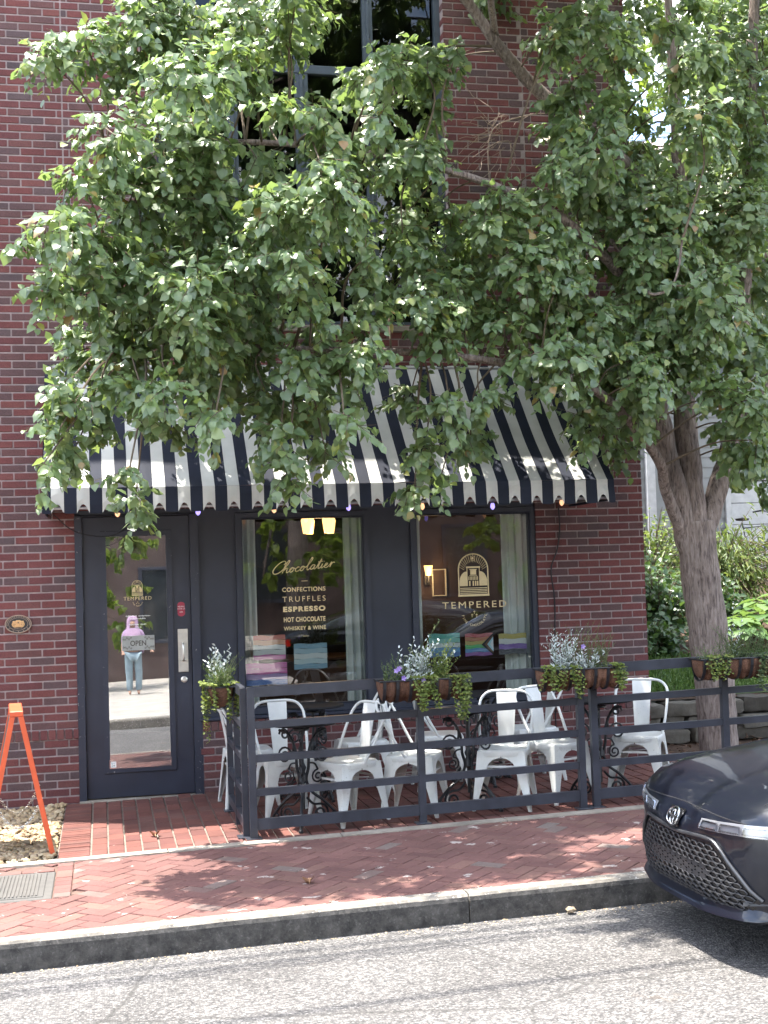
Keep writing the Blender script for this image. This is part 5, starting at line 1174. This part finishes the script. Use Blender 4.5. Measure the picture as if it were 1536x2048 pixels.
shrub('shrub', 'dark leafy shrub below the weeping maple', 7.55, 4.0, .7, .45, m_shrub, (.06, .1), 60)
for i, (x, y, s, lb) in enumerate([(7.75, 3.1, 1., 'broad leaved hosta in sun at the right edge'), (7.25, 2.75, .75, 'smaller hosta nearer the trunk'), (8.35, 3.5, 1.1, 'large hosta behind the sunlit one at the right edge')]):
    e = empty('hosta', (x, y, zg(5) + tz(y)), 0, lb, 'plant', 'hostas on the garden bank'); hm = leaf_mesh('leaf', LT[None] * 1., m_hosta, np.zeros(1))
    for k in range(34):
        a = k * 2.4; t = k / 34; el = 1.25 - 1.0 * t; o = link('leaf', hm, e); L_ = s * R.uniform(.2, .3); r_ = s * (.08 + .28 * t)
        o.location = (r_ * math.cos(a), r_ * math.sin(a), s * (.52 - .3 * t)); o.rotation_euler = (R.uniform(-.5, .1), 0, a - PI / 2); o.scale = (L_ * 1.05, L_, L_)
# background trees
def simple_tree(name, x, y, z, h, r_, label, mat, nb, dens, Lr, seedv, group, tilt=0, low=.38):
    rr = random.Random(seedv); top = (x + tilt, y, z + h * .75)
    lm = [([(x, y, z - .2), (x + .05, y, z + h * .2), (x + tilt * .5, y, z + h * .45), top], .16 * h / 7, .05, .3)]
    bl = []
    for k in range(nb):
        a = rr.uniform(0, 6.28); q = rr.random() ** .5 * r_; hz_ = z + h * rr.uniform(low, 1.0); q *= math.sqrt(max(.15, 1 - ((hz_ - z - h * .62) / (h * .45)) ** 2)); bl.append((x + q * math.cos(a), y + q * math.sin(a), hz_, rr.uniform(.5, .8)))
    for k in range(5):
        bb_ = bl[k]; lm.append(([(x + tilt * .3, y, z + h * (.3 + .05 * k)), ((x + bb_[0]) / 2, (y + bb_[1]) / 2, (z + h * .4 + bb_[2]) / 2), bb_[:3]], .06, .02, 0))
    return tree(name, (x, y, z), label, lm, bl, dens, mat, Lr, group, per=9, twig=False)
m_lf2 = leafmat('sunlit_leaf', [(0., (.06, .11, .02)), (.6, (.11, .17, .03)), (1., (.2, .25, .04))], .42, .5, (.32, .42, .04))
simple_tree('garden_tree', 11.0, 8.2, 1.6, 10.5, 3.2, 'tall sunlit garden tree behind the street tree', m_lf2, 60, 18, (.10, .15), 2, 'trees in the garden', .3)
simple_tree('garden_tree', 11.4, 3.2, 1.0, 9, 2.4, 'second garden tree further right beyond the lawn', m_lf2, 50, 16, (.10, .15), 6, 'trees in the garden', -.3)
# neighbouring house
HY = 11.; hs = empty('neighbour_house', (9.6, HY, 1.7), 0, 'white clapboard house, siding darkened for tree shade, with garage behind the garden', 'house'); m_sid = simple('shade_toned_siding', (.22, .225, .225), .7, var=.06, scale=2)  # tree shade over the white siding is put into its base colour
b = MB(); b.box(0, 9, .05, 7, -.5, 6.2); b.build('wall', m_sid, hs)
for k in range(33):
    b = MB(); z0 = k * .187; b.add([(0, .045, z0), (9, .045, z0), (9, .03, z0), (0, .03, z0), (0, .045, z0 + .19), (9, .045, z0 + .19)], [(0, 1, 2, 3), (3, 2, 5, 4)]); b.build('siding_board', m_sid, hs)
m_trim = simple('white_trim', (.45, .45, .45), .6)
b = MB(); frame(b, 1.65, 4.6, -.1, 1.72, .1, -.02, .03); gd = b.build('garage_door', m_trim, hs)
for k in range(4): b = MB(); b.bbox(1.76, 4.49, -.005, .025, .0 + k * .4, .39 + k * .4, .008); b.build('door_panel', m_trim, gd)
for x in (.1, 5.4):
    b = MB(); b.bbox(x, x + .16, -.06, .04, -.5, 6.2, .01); b.build('corner_trim', m_trim, hs)
b = MB(); frame(b, 1.0, 2.0, 3.3, 4.8, .1, -.02, .04); wn = b.build('window', m_trim, hs); b = MB(); b.box(1.1, 1.9, .01, .02, 3.4, 4.7); b.build('pane', simple('dim_glass', (.03, .035, .04), .1), wn)
m_shin = simple('shingle', (.34, .27, .25), .9, var=.2, scale=4, bmp=.5, bscale=20)
b = MB()
for k in range(16):
    t0, t1 = k / 16, (k + 1) / 16
    for s in (1,): b.add([(-.5, -.5 + 3.7 * t0, 6.1 + 2.9 * t0 + .03), (9.5, -.5 + 3.7 * t0, 6.1 + 2.9 * t0 + .03), (9.5, -.5 + 3.7 * t1, 6.1 + 2.9 * t1), (-.5, -.5 + 3.7 * t1, 6.1 + 2.9 * t1)], [(0, 1, 2, 3)])
b.add([(-.5, 3.2, 9.0), (9.5, 3.2, 9.0), (9.5, 7.5, 6.1), (-.5, 7.5, 6.1)], [(0, 1, 2, 3)]); b.build('roof', m_shin, hs)
b = MB(); b.add([(0, .05, 6.2), (0, 7, 6.2), (0, 3.2, 8.95)], [(0, 1, 2)]); b.build('gable', m_sid, hs)
# bicycle by the garage
bk = empty('bicycle', (10.0, 7.6, tz(7.6) + zg(5)), .15, 'black bicycle parked in front of the garage door', 'bicycle'); m_bl = simple('black_paint', (.015, .015, .017), .35)
for x in (-.52, .52):
    b = MB(); b.tube([(x + .33 * math.cos(t * PI / 12), 0, .34 + .33 * math.sin(t * PI / 12)) for t in range(24)], .018, 6, closed=True); wv = b.build('wheel', m_bl, bk)
    b = MB()
    for k in range(10): b.tube([(x, 0, .34), (x + .32 * math.cos(k * PI / 5), 0, .34 + .32 * math.sin(k * PI / 5))], .0015, 3)
    b.build('spokes', m_steel, wv)
b = MB()
for p in [[(-.52, 0, .34), (-.1, 0, .30), (-.2, 0, .82), (-.52, 0, .34)], [(-.1, 0, .30), (.35, 0, .78), (-.17, 0, .74)], [(.52, 0, .34), (.38, 0, .72), (.32, 0, .95)]]: b.tube(p, .014, 6)
b.build('frame', m_bl, bk); b = MB(); b.tube(crv([(.22, -.3, 1.0), (.33, -.2, 1.02), (.32, 0, .98), (.33, .2, 1.02), (.22, .3, 1.0)], 4), .014, 6); b.build('handlebar', m_bl, bk)
b = MB(); b.lathe([(.0, .0), (.07, .01), (.08, .04), (.0, .06)], 12, Matrix.Translation((-.2, 0, .85)) @ Matrix.Diagonal((1.6, .8, 1, 1))); b.build('saddle', m_bl, bk, smooth=60)

# ---------------------------------------------------------------- overhead cables across the street front
for i, (ya, yb, za, zb_, r_, lb) in enumerate([(-3.15, -3.0, 9.2, 9.0, .016, 'overhead cable nearest the building'), (-3.32, -3.08, 9.3, 9.1, .02, 'second overhead cable from the building'), (-3.42, -3.35, 8.7, 8.8, .014, 'third overhead cable from the building'), (-4.35, -3.65, 9.4, 9.0, .018, 'overhead cable nearest the street')]):
    b = MB(); b.tube([(-12 + 30 * t / 20, ya + (yb - ya) * t / 20, za + (zb_ - za) * t / 20 - .5 * (1 - (t / 10 - 1) ** 2)) for t in range(21)], r_, 6); tag(b.build('overhead_cable', m_iron), lb + ' above the kerb', 'cable', 'overhead cables')
# ---------------------------------------------------------------- parked sedan
def paintmat(name, col):
    m, nt, b = newmat(name)
    sp = ramp(nt, nnoise(nt, 260, 2), [(.68, 0.), (.73, .12)])
    c = mixc(nt, sp, col, (.16, .18, .24)); c = mixc(nt, ramp(nt, nnoise(nt, 7, 4), [(.6, 0.), (.85, .05)]), c, (.2, .19, .18))
    nt.links.new(c, b.inputs['Base Color']); b.inputs['Metallic'].default_value = 0; b.inputs['Roughness'].default_value = .32; b.inputs['Coat Weight'].default_value = .55; b.inputs['Specular IOR Level'].default_value = .3; b.inputs['Coat Roughness'].default_value = .02
    return m
m_paint = paintmat('midnight_paint', (.004, .0055, .011)); m_blk = simple('gloss_black_trim', (.008, .008, .009), .25); m_matt = simple('matt_black_plastic', (.022, .022, .025), .5); m_chrome = simple('satin_chrome', (.55, .56, .58), .22, 1.)
m_lens = glassmat('lamp_lens', .08, (.85, .87, .9)); m_carglass = simple('tinted_glass', (.012, .014, .016), .06, coat=1); m_rubber = simple('tyre_rubber', (.02, .02, .02), .85, bmp=.3)
ST = [(0., .20, .33, .615), (.018, .36, .29, .655), (.05, .52, .25, .70), (.10, .66, .22, .745), (.16, .755, .205, .785), (.24, .82, .20, .82), (.36, .855, .20, .85), (.6, .87, .20, .895), (1.0, .875, .20, .95), (1.45, .875, .2, 1.0), (2.4, .875, .2, 1.01), (3.4, .875, .2, 1.03), (4.2, .87, .22, 1.06), (4.65, .84, .27, 1.04), (4.84, .76, .36, .98), (4.9, .62, .45, .92)]
def csec(u, hw, zb_, zt):
    rng = zt - zb_
    h = [(0, zb_), (.70 * hw, zb_), (.93 * hw, zb_ + .07 * rng + .01), (.99 * hw, zb_ + .28 * rng), (hw, zb_ + .52 * rng), (.985 * hw, zt - .24 * rng), (.95 * hw, zt - .12 * rng), (.86 * hw, zt - .055 * rng), (.68 * hw, zt - .028 * rng), (.38 * hw, zt - .008 * rng), (0, zt)]
    full = [(-y, z) for y, z in h[::-1]][:-1] + h; return [(u, y, z) for y, z in full[:-1]]
b = MB(); vs = []
S2 = []
for i in range(len(ST) - 1):
    for k in range(3):
        t = k / 3; S2.append(tuple(a + (c - a) * t for a, c in zip(ST[i], ST[i + 1])))
S2.append(ST[-1]); nn = len(csec(*ST[0]))
for s in S2: vs += csec(*s)
fs = []
for i in range(len(S2) - 1):
    for k in range(nn): fs.append((i * nn + k, (i + 1) * nn + k, (i + 1) * nn + (k + 1) % nn, i * nn + (k + 1) % nn))
fs += [tuple(range(nn)), tuple((len(S2) - 1) * nn + k for k in range(nn - 1, -1, -1))]
b.add(vs, fs); bodymesh = b.mesh('body', m_paint, 38)
bvh = BVHTree.FromPolygons([Vector(v) for v in b.v], b.f)
def hit(y, z, off=.0):
    p, n_, i, d = bvh.ray_cast(Vector((-1, y, z)), Vector((1, 0, 0)))
    return Vector((.5, y, z)) if p is None else p + Vector((-off, 0, 0))
def top(u, y, off=0): 
    p, n_, i, d = bvh.ray_cast(Vector((u, y, 3)), Vector((0, 0, -1))); return Vector((u, y, .8)) if p is None else p + Vector((0, 0, off))
def patch(b, edge_l, edge_r, off, nu=14, nv=6):
    """conforming panel between two polylines given as functions of v in (y, z)"""
    b.grid(lambda u, v: hit(*[edge_l(v)[k] + (edge_r(v)[k] - edge_l(v)[k]) * u for k in (0, 1)], off), nu, nv, True)
CP = {}
GT, GB = .560, .245
def ghw(z): t = (GT - z) / (GT - GB); return .40 + .30 * min(1, t / .72) if t < .72 else .70 - .10 * (t - .72) / .28
def glow(y): return 0
b = MB(); b.grid(lambda u, v: hit(ghw(GB + (GT - GB) * v) * (2 * u - 1), GB + (GT - GB) * v, .003), 30, 12, True); CP['grille_back'] = (b.mesh('grille_back', m_blk, 60), None)
b = MB(); r_ = .026
for row in range(16):
    z = GB + .008 + row * r_ * .98
    if z > GT - .01: break
    hw = ghw(z) - .02; n = int(hw * 2 / (r_ * 2.6)); 
    for k in range(-n // 2 - 1, n // 2 + 2):
        y = (k + (.5 if row % 2 else 0)) * r_ * 2.55
        if abs(y) > hw: continue
        solid = .365 < z < .455 and abs(y) < .34
        ring = [(y + r_ * 1.32 * math.cos(q * PI / 3), z + r_ * .62 * math.sin(q * PI / 3)) for q in range(6)]
        if solid:
            b.add([hit(a, c, .007) for a, c in ring], [(0, 1, 2, 3, 4, 5)])
        else: b.tube([hit(a, c, .009) for a, c in ring], .0036, 4, closed=True)
CP['grille_mesh'] = (b.mesh('grille_mesh', m_matt), 'stuff')
b = MB(); pts = [(-.70, .33), (-.60, .42), (-.50, .51), (-.43, .565), (-.36, .582), (-.2, .578), (0, .565), (.2, .578), (.36, .582), (.43, .565), (.50, .51), (.60, .42), (.70, .33)]
b.tube([hit(p.x, p.y, .010) for p in crv([(y, z, 0) for y, z in pts], 4)], .010, 6); CP['grille_trim'] = (b.mesh('grille_trim', simple('dark_chrome', (.05, .052, .058), .35, .4), 60), None)
def lip(u, v):
    y = (2 * u - 1) * .84; x = hit(y, .27).x; k = (abs(y) / .84) ** 2.2; row = [(.004, .262), (-.012, .235), (-.030, .212), (-.034, .198), (-.01, .188), (.10, .190)]
    i = min(5, int(v * 5 + .5)); return (x + row[i][0], y, row[i][1] + .045 * k)
b = MB(); b.grid(lip, 30, 5); CP['lower_lip'] = (b.mesh('lower_lip', m_paint, 60), None)
# emblem: three ellipses
b = MB(); ec = .635
def el(cy, cz, ry, rz_): return [hit(cy + ry * math.cos(q * PI / 14), cz + rz_ * math.sin(q * PI / 14), .022) for q in range(28)]
b.tube(el(0, ec, .064, .046), .0062, 6, closed=True); b.tube(el(0, ec + .017, .046, .017), .0045, 6, closed=True); b.tube(el(0, ec - .004, .019, .039), .0045, 6, closed=True); CP['emblem'] = (b.mesh('emblem', m_chrome, 60), None)
b = MB(); b.grid(lambda u, v: hit((2 * u - 1) * (.09 - .04 * (1 - v)), .585 + .095 * v, .010), 8, 5, True); CP['emblem_mount'] = (b.mesh('emblem_mount', m_blk, 60), None)
# panel gap of the bonnet
b = MB(); b.tube([hit(y, .690 + .02 * (1 - abs(y) / .6) + 0, .001) for y in [-.62 + 1.24 * k / 24 for k in range(25)]], .0035, 4)
for s in (-1, 1): b.tube([top(.2 + .07 * k, s * (.62 + .012 * k), .0005) for k in range(16)], .003, 4)
CP['bonnet_gap'] = (b.mesh('bonnet_gap', m_matt), None)
for s in (-1, 1):
    b = MB(); hd = lambda y: .655 - .10 * (abs(y) - .27) * .2
    b.grid(lambda u, v: hit(s * (.27 + .50 * u), .618 + .018 * u + (.050 + .012 * u) * v, .006), 14, 4, s > 0); CP[('headlight', s)] = (b.mesh('headlight', simple('lamp_housing', (.30, .30, .31), .3, .5), 60), None)
    b = MB()
    for k in range(3):
        y0 = .29 + .16 * k; q = [(y0, .628 + .006 * k), (y0 + .14, .633 + .006 * k), (y0 + .14, .664 + .008 * k), (y0 + .01, .660 + .006 * k)]; b.tube([hit(s * a, c, .011) for a, c in q], .004, 5, closed=True)
    CP[('lamp_unit', s)] = (b.mesh('lamp_unit', m_chrome, 60), None)
    b = MB(); b.grid(lambda u, v: hit(s * (.275 + .485 * u), .62 + .018 * u + (.047 + .012 * u) * v, .018), 14, 4, s > 0); CP[('lamp_lens', s)] = (b.mesh('lens', m_lens, 60), None)
    b = MB(); b.add([hit(s * a, c, o) for a, c, o in ((.60, .29, .02), (.76, .32, .02), (.78, .345, .012), (.60, .31, .012))], [(0, 1, 2, 3)]); CP[('corner_blade', s)] = (b.mesh('corner_blade', m_matt), None)
    b = MB(); b.box(4.80, 4.86, s * .52, s * .78, .80, .90) if s > 0 else b.box(4.80, 4.86, -.78, -.52, .80, .90); CP[('tail_light', s)] = (b.mesh('tail_light', simple('red_lens', (.35, .01, .01), .2, emit=((1, .05, .03), .25))), None)
# cabin
CS = [(1.30, .80, 1.0, 1.0), (1.75, .74, .98, 1.24), (2.1, .68, 1.0, 1.385), (2.6, .66, 1.0, 1.435), (3.2, .66, 1.0, 1.42), (3.7, .66, 1.02, 1.33), (4.2, .70, 1.04, 1.14), (4.5, .72, 1.05, 1.05)]
def cab(roof):
    b = MB(); vs = []; m = 12
    for u, hw, z0, z1 in CS:
        for k in range(m + 1):
            t = k / m; a = PI * t; y = hw * math.cos(a) * (1 if abs(math.cos(a)) < .8 else 1); e_ = .55; yy = math.copysign(abs(math.cos(a)) ** e_, math.cos(a)) * (hw + .06 * (1 - math.sin(a))); zz = z0 - .02 + (z1 - z0 + .02) * math.sin(a) ** .6; vs.append((u, yy, zz))
    fs = []
    for i in range(len(CS) - 1):
        for k in range(m):
            q = (i * (m + 1) + k, i * (m + 1) + k + 1, (i + 1) * (m + 1) + k + 1, (i + 1) * (m + 1) + k); isroof = 2 <= i <= 4 and 3 <= k <= 8
            if isroof == roof: fs.append(q)
    return b.add(vs, fs)
CP['windows'] = (cab(False).mesh('windows', m_carglass, 50), None); CP['roof'] = (cab(True).mesh('roof', m_paint, 50), None)
b = MB(); b.lathe([(.20, -.10), (.30, -.10), (.325, -.08), (.33, 0), (.325, .08), (.30, .10), (.20, .10)], 28, Matrix.Rotation(PI / 2, 4, 'X')); tyre = b.mesh('tyre', m_rubber, 50)
b = MB(); b.lathe([(.0, -.06), (.06, -.07), (.06, -.05), (.2, -.07), (.21, -.09), (.21, .09), (.0, .06)], 24, Matrix.Rotation(PI / 2, 4, 'X'))
for k in range(10): b.box(-.016, .016, -.085, -.065, .05, .2, Matrix.Rotation(k * PI / 5, 4, 'Y')); b.box(-.016, .016, .065, .085, .05, .2, Matrix.Rotation(k * PI / 5, 4, 'Y'))
rim = b.mesh('rim', simple('alloy', (.3, .3, .31), .35, .8), 50)
def car(x, y, rz, label, z):
    c = empty('sedan_car', (x, y, z), rz, label, 'car', 'parked cars'); body = link('body', bodymesh, c)
    for k, (me, kd) in CP.items():
        nm = me.name.split('.')[0]
        o = link(nm, me, c if nm not in ('lens',) else c, kind=kd)
    for u in (.95, 3.85):
        for s in (-1, 1):
            w = link('tyre', tyre, c, (u, s * .80, .285)); link('rim', rim, w)
            bb = MB(); bb.tube([(u + .37 * math.cos(t), s * .874, .33 + .37 * math.sin(t)) for t in [PI * k / 16 for k in range(17)]], .012, 5); bb.build('wheel_arch', m_matt, c)
    for s in (-1, 1):
        bb = MB(); bb.bbox(1.65, 1.85, s * .98 - .07, s * .98 + .07, .98, 1.1, .03); bb.build('side_mirror', m_paint, c)
    return c
car(2.83, -5.15, 0, 'dark blue sedan parked at the kerb, nose in view at lower right', zg(2.9) + roadz(-5.17) + .05).scale = (.95, .95, .95)
car(7.55, -9.05, PI, 'dark sedan parked across the street, seen mirrored in the shop windows', zg(5) + roadz(-9.1))

# ---------------------------------------------------------------- across the street (seen mirrored in the glass)
def skin_mesh(name, verts, edges, root, mat, sub=2):
    me = bpy.data.meshes.new(name); me.from_pydata([v[:3] for v in verts], edges, [])
    o = bpy.data.objects.new(name, me); COL.objects.link(o); o.modifiers.new('s', 'SKIN'); sv = me.skin_vertices[0].data
    for i, v in enumerate(verts): sv[i].radius = (v[3], v[4] if len(v) > 4 else v[3]); sv[i].use_root = i == root
    m = o.modifiers.new('d', 'SUBSURF'); m.levels = sub; m.render_levels = sub
    dg = bpy.context.evaluated_depsgraph_get(); out = bpy.data.meshes.new_from_object(o.evaluated_get(dg)); bpy.data.objects.remove(o)
    out.materials.clear(); out.materials.append(mat); out.polygons.foreach_set('use_smooth', [True] * len(out.polygons)); out.name = name; return out
pz = zg(.7) - .01; per = empty('person', (.62, -18.3, pz), PI, 'person in a long lilac headscarf and pale jeans mirrored in the door glass', 'person')
m_skin = simple('skin', (.42, .25, .18), .55); m_lil = simple('lilac_cloth', (.40, .27, .42), .85); m_pink = simple('pink_scarf', (.45, .30, .43), .85); m_jean = simple('pale_denim', (.27, .35, .39), .85)
V = [(0, 0, .92, .15, .11), (0, .01, 1.10, .13, .10), (0, .01, 1.28, .15, .10), (0, 0, 1.38, .10, .08), (0, -.01, 1.45, .05, .05), (0, -.01, 1.53, .078, .092), (0, 0, 1.62, .07, .085),
     (.17, 0, 1.35, .055), (.21, .02, 1.12, .042), (.22, -.12, .95, .033), (.21, -.18, .92, .026), (-.17, 0, 1.35, .055), (-.26, .02, 1.13, .042), (-.36, -.1, .99, .032), (-.40, -.14, .96, .026),
     (.09, 0, .86, .095), (.10, -.01, .48, .06), (.10, .02, .09, .042), (.10, -.09, .03, .038, .028), (-.09, 0, .86, .095), (-.11, .0, .48, .06), (-.11, .03, .09, .042), (-.11, -.08, .03, .038, .028)]
E = [(0, 1), (1, 2), (2, 3), (3, 4), (4, 5), (5, 6), (3, 7), (7, 8), (8, 9), (9, 10), (3, 11), (11, 12), (12, 13), (13, 14), (0, 15), (15, 16), (16, 17), (17, 18), (0, 19), (19, 20), (20, 21), (21, 22)]
for hx, hy, hz in ((.21, -.18, .92), (-.40, -.14, .96)):
    hi = 10 if hx > 0 else 14
    for k in range(5):
        a = (k - 2) * .35; i0 = len(V); L_ = (.05, .07, .075, .07, .055)[k]
        V += [(hx + math.sin(a) * .03, hy - .03, hz - .02 + .004 * k, .0095), (hx + math.sin(a) * (.03 + L_ * .6), hy - .035 - L_ * .8 * math.cos(a), hz - .045, .008)]; E += [(hi, i0), (i0, i0 + 1)]
link('body', skin_mesh('body', V, E, 0, m_skin), per)
V = [(0, 0, .93, .165, .125), (.09, 0, .86, .105), (.10, -.01, .48, .085), (.10, .02, .08, .075), (-.09, 0, .86, .105), (-.11, 0, .48, .085), (-.11, .03, .08, .075)]
link('trousers', skin_mesh('trousers', V, [(0, 1), (1, 2), (2, 3), (0, 4), (4, 5), (5, 6)], 0, m_jean), per)
V = [(0, 0, .95, .17, .13), (0, .01, 1.12, .15, .12), (0, .01, 1.28, .17, .12), (0, 0, 1.39, .11, .09), (.17, 0, 1.36, .07), (.21, .02, 1.13, .055), (-.17, 0, 1.36, .07), (-.26, .02, 1.14, .055)]
link('top', skin_mesh('top', V, [(0, 1), (1, 2), (2, 3), (3, 4), (4, 5), (3, 6), (6, 7)], 0, m_lil), per)
b = MB(); prof = [(.03, 1.735), (.085, 1.71), (.115, 1.63), (.118, 1.54), (.125, 1.46), (.18, 1.38), (.215, 1.25), (.225, 1.1), (.24, .98), (.235, .90)]
vs = []; K = 24
for r_, z in prof:
    for k in range(K):
        a = 2 * PI * k / K; fr = math.cos(a - 1.5 * PI); cut = .72 if (fr > .75 and 1.5 < z < 1.68) else 1; q_ = r_ * (1 + .06 * mnoise.noise((math.cos(a) * 3, math.sin(a) * 3, z * 2)) * (1.5 if z < 1.4 else .4)); vs.append((q_ * cut * math.cos(a), q_ * cut * .8 * math.sin(a) + (.015 if z < 1.4 else 0), z + (.10 * max(0, fr) if z < 1.2 else 0)))
fs = [(i * K + k, i * K + (k + 1) % K, (i + 1) * K + (k + 1) % K, (i + 1) * K + k) for i in range(len(prof) - 1) for k in range(K) if not (math.cos(2 * PI * (k + .5) / K - 1.5 * PI) > .8 and 2 <= i <= 3)]
b.add(vs, fs); b.build('headscarf', m_pink, per, smooth=180)
b = MB()
for s in (-1, 1): b.lathe([(.0, .0), (.006, .003), (.006, .006)], 8, Matrix.Translation((s * .03, -.098, 1.56)) @ Matrix.Rotation(PI / 2, 4, 'X'))
b.lathe([(.0, 0), (.012, .008), (.009, .03)], 8, Matrix.Translation((0, -.095, 1.525)) @ Matrix.Rotation(PI / 2, 4, 'X')); b.box(-.02, .02, -.1, -.09, 1.487, 1.493); b.build('face', simple('face_detail', (.25, .13, .1), .6), per)
ob = empty('opposite_building', (0, -27, 0), 0, 'brick building across the street, seen mirrored in the glass', 'building')
b = MB(); b.box(-16, 20, -8, 0, -.5, 9); b.build('wall', simple('soot_brick', (.075, .05, .045), .9, var=.3, scale=1.5), ob)
for i in range(11):
    for j in range(2):
        b = MB(); x = -14 + i * 3; z = 1.0 + j * 4; frame(b, x, x + 1.4, z, z + 2.2, .1, -.02, .06); wn = b.build('window', m_navy, ob); b = MB(); b.box(x + .1, x + 1.3, .0, .03, z + .1, z + 2.1); b.build('pane', bpy.data.materials['dim_glass'], wn)
for i, (x, y, h, r_, lb) in enumerate([(-.8, -21.5, 11, 3.4, 'leafy tree across the street at the left, mirrored in the door'), (4.2, -17.5, 14, 4.0, 'leafy tree across the street behind the far car, mirrored in the windows'), (9.6, -18.0, 13, 4.0, 'leafy tree across the street further right')]):
    simple_tree('opposite_tree', x, y, zg(x), h, r_, lb, m_lf2, 95, 6, (.16, .24), 20 + i, 'trees across the street', low=.12)
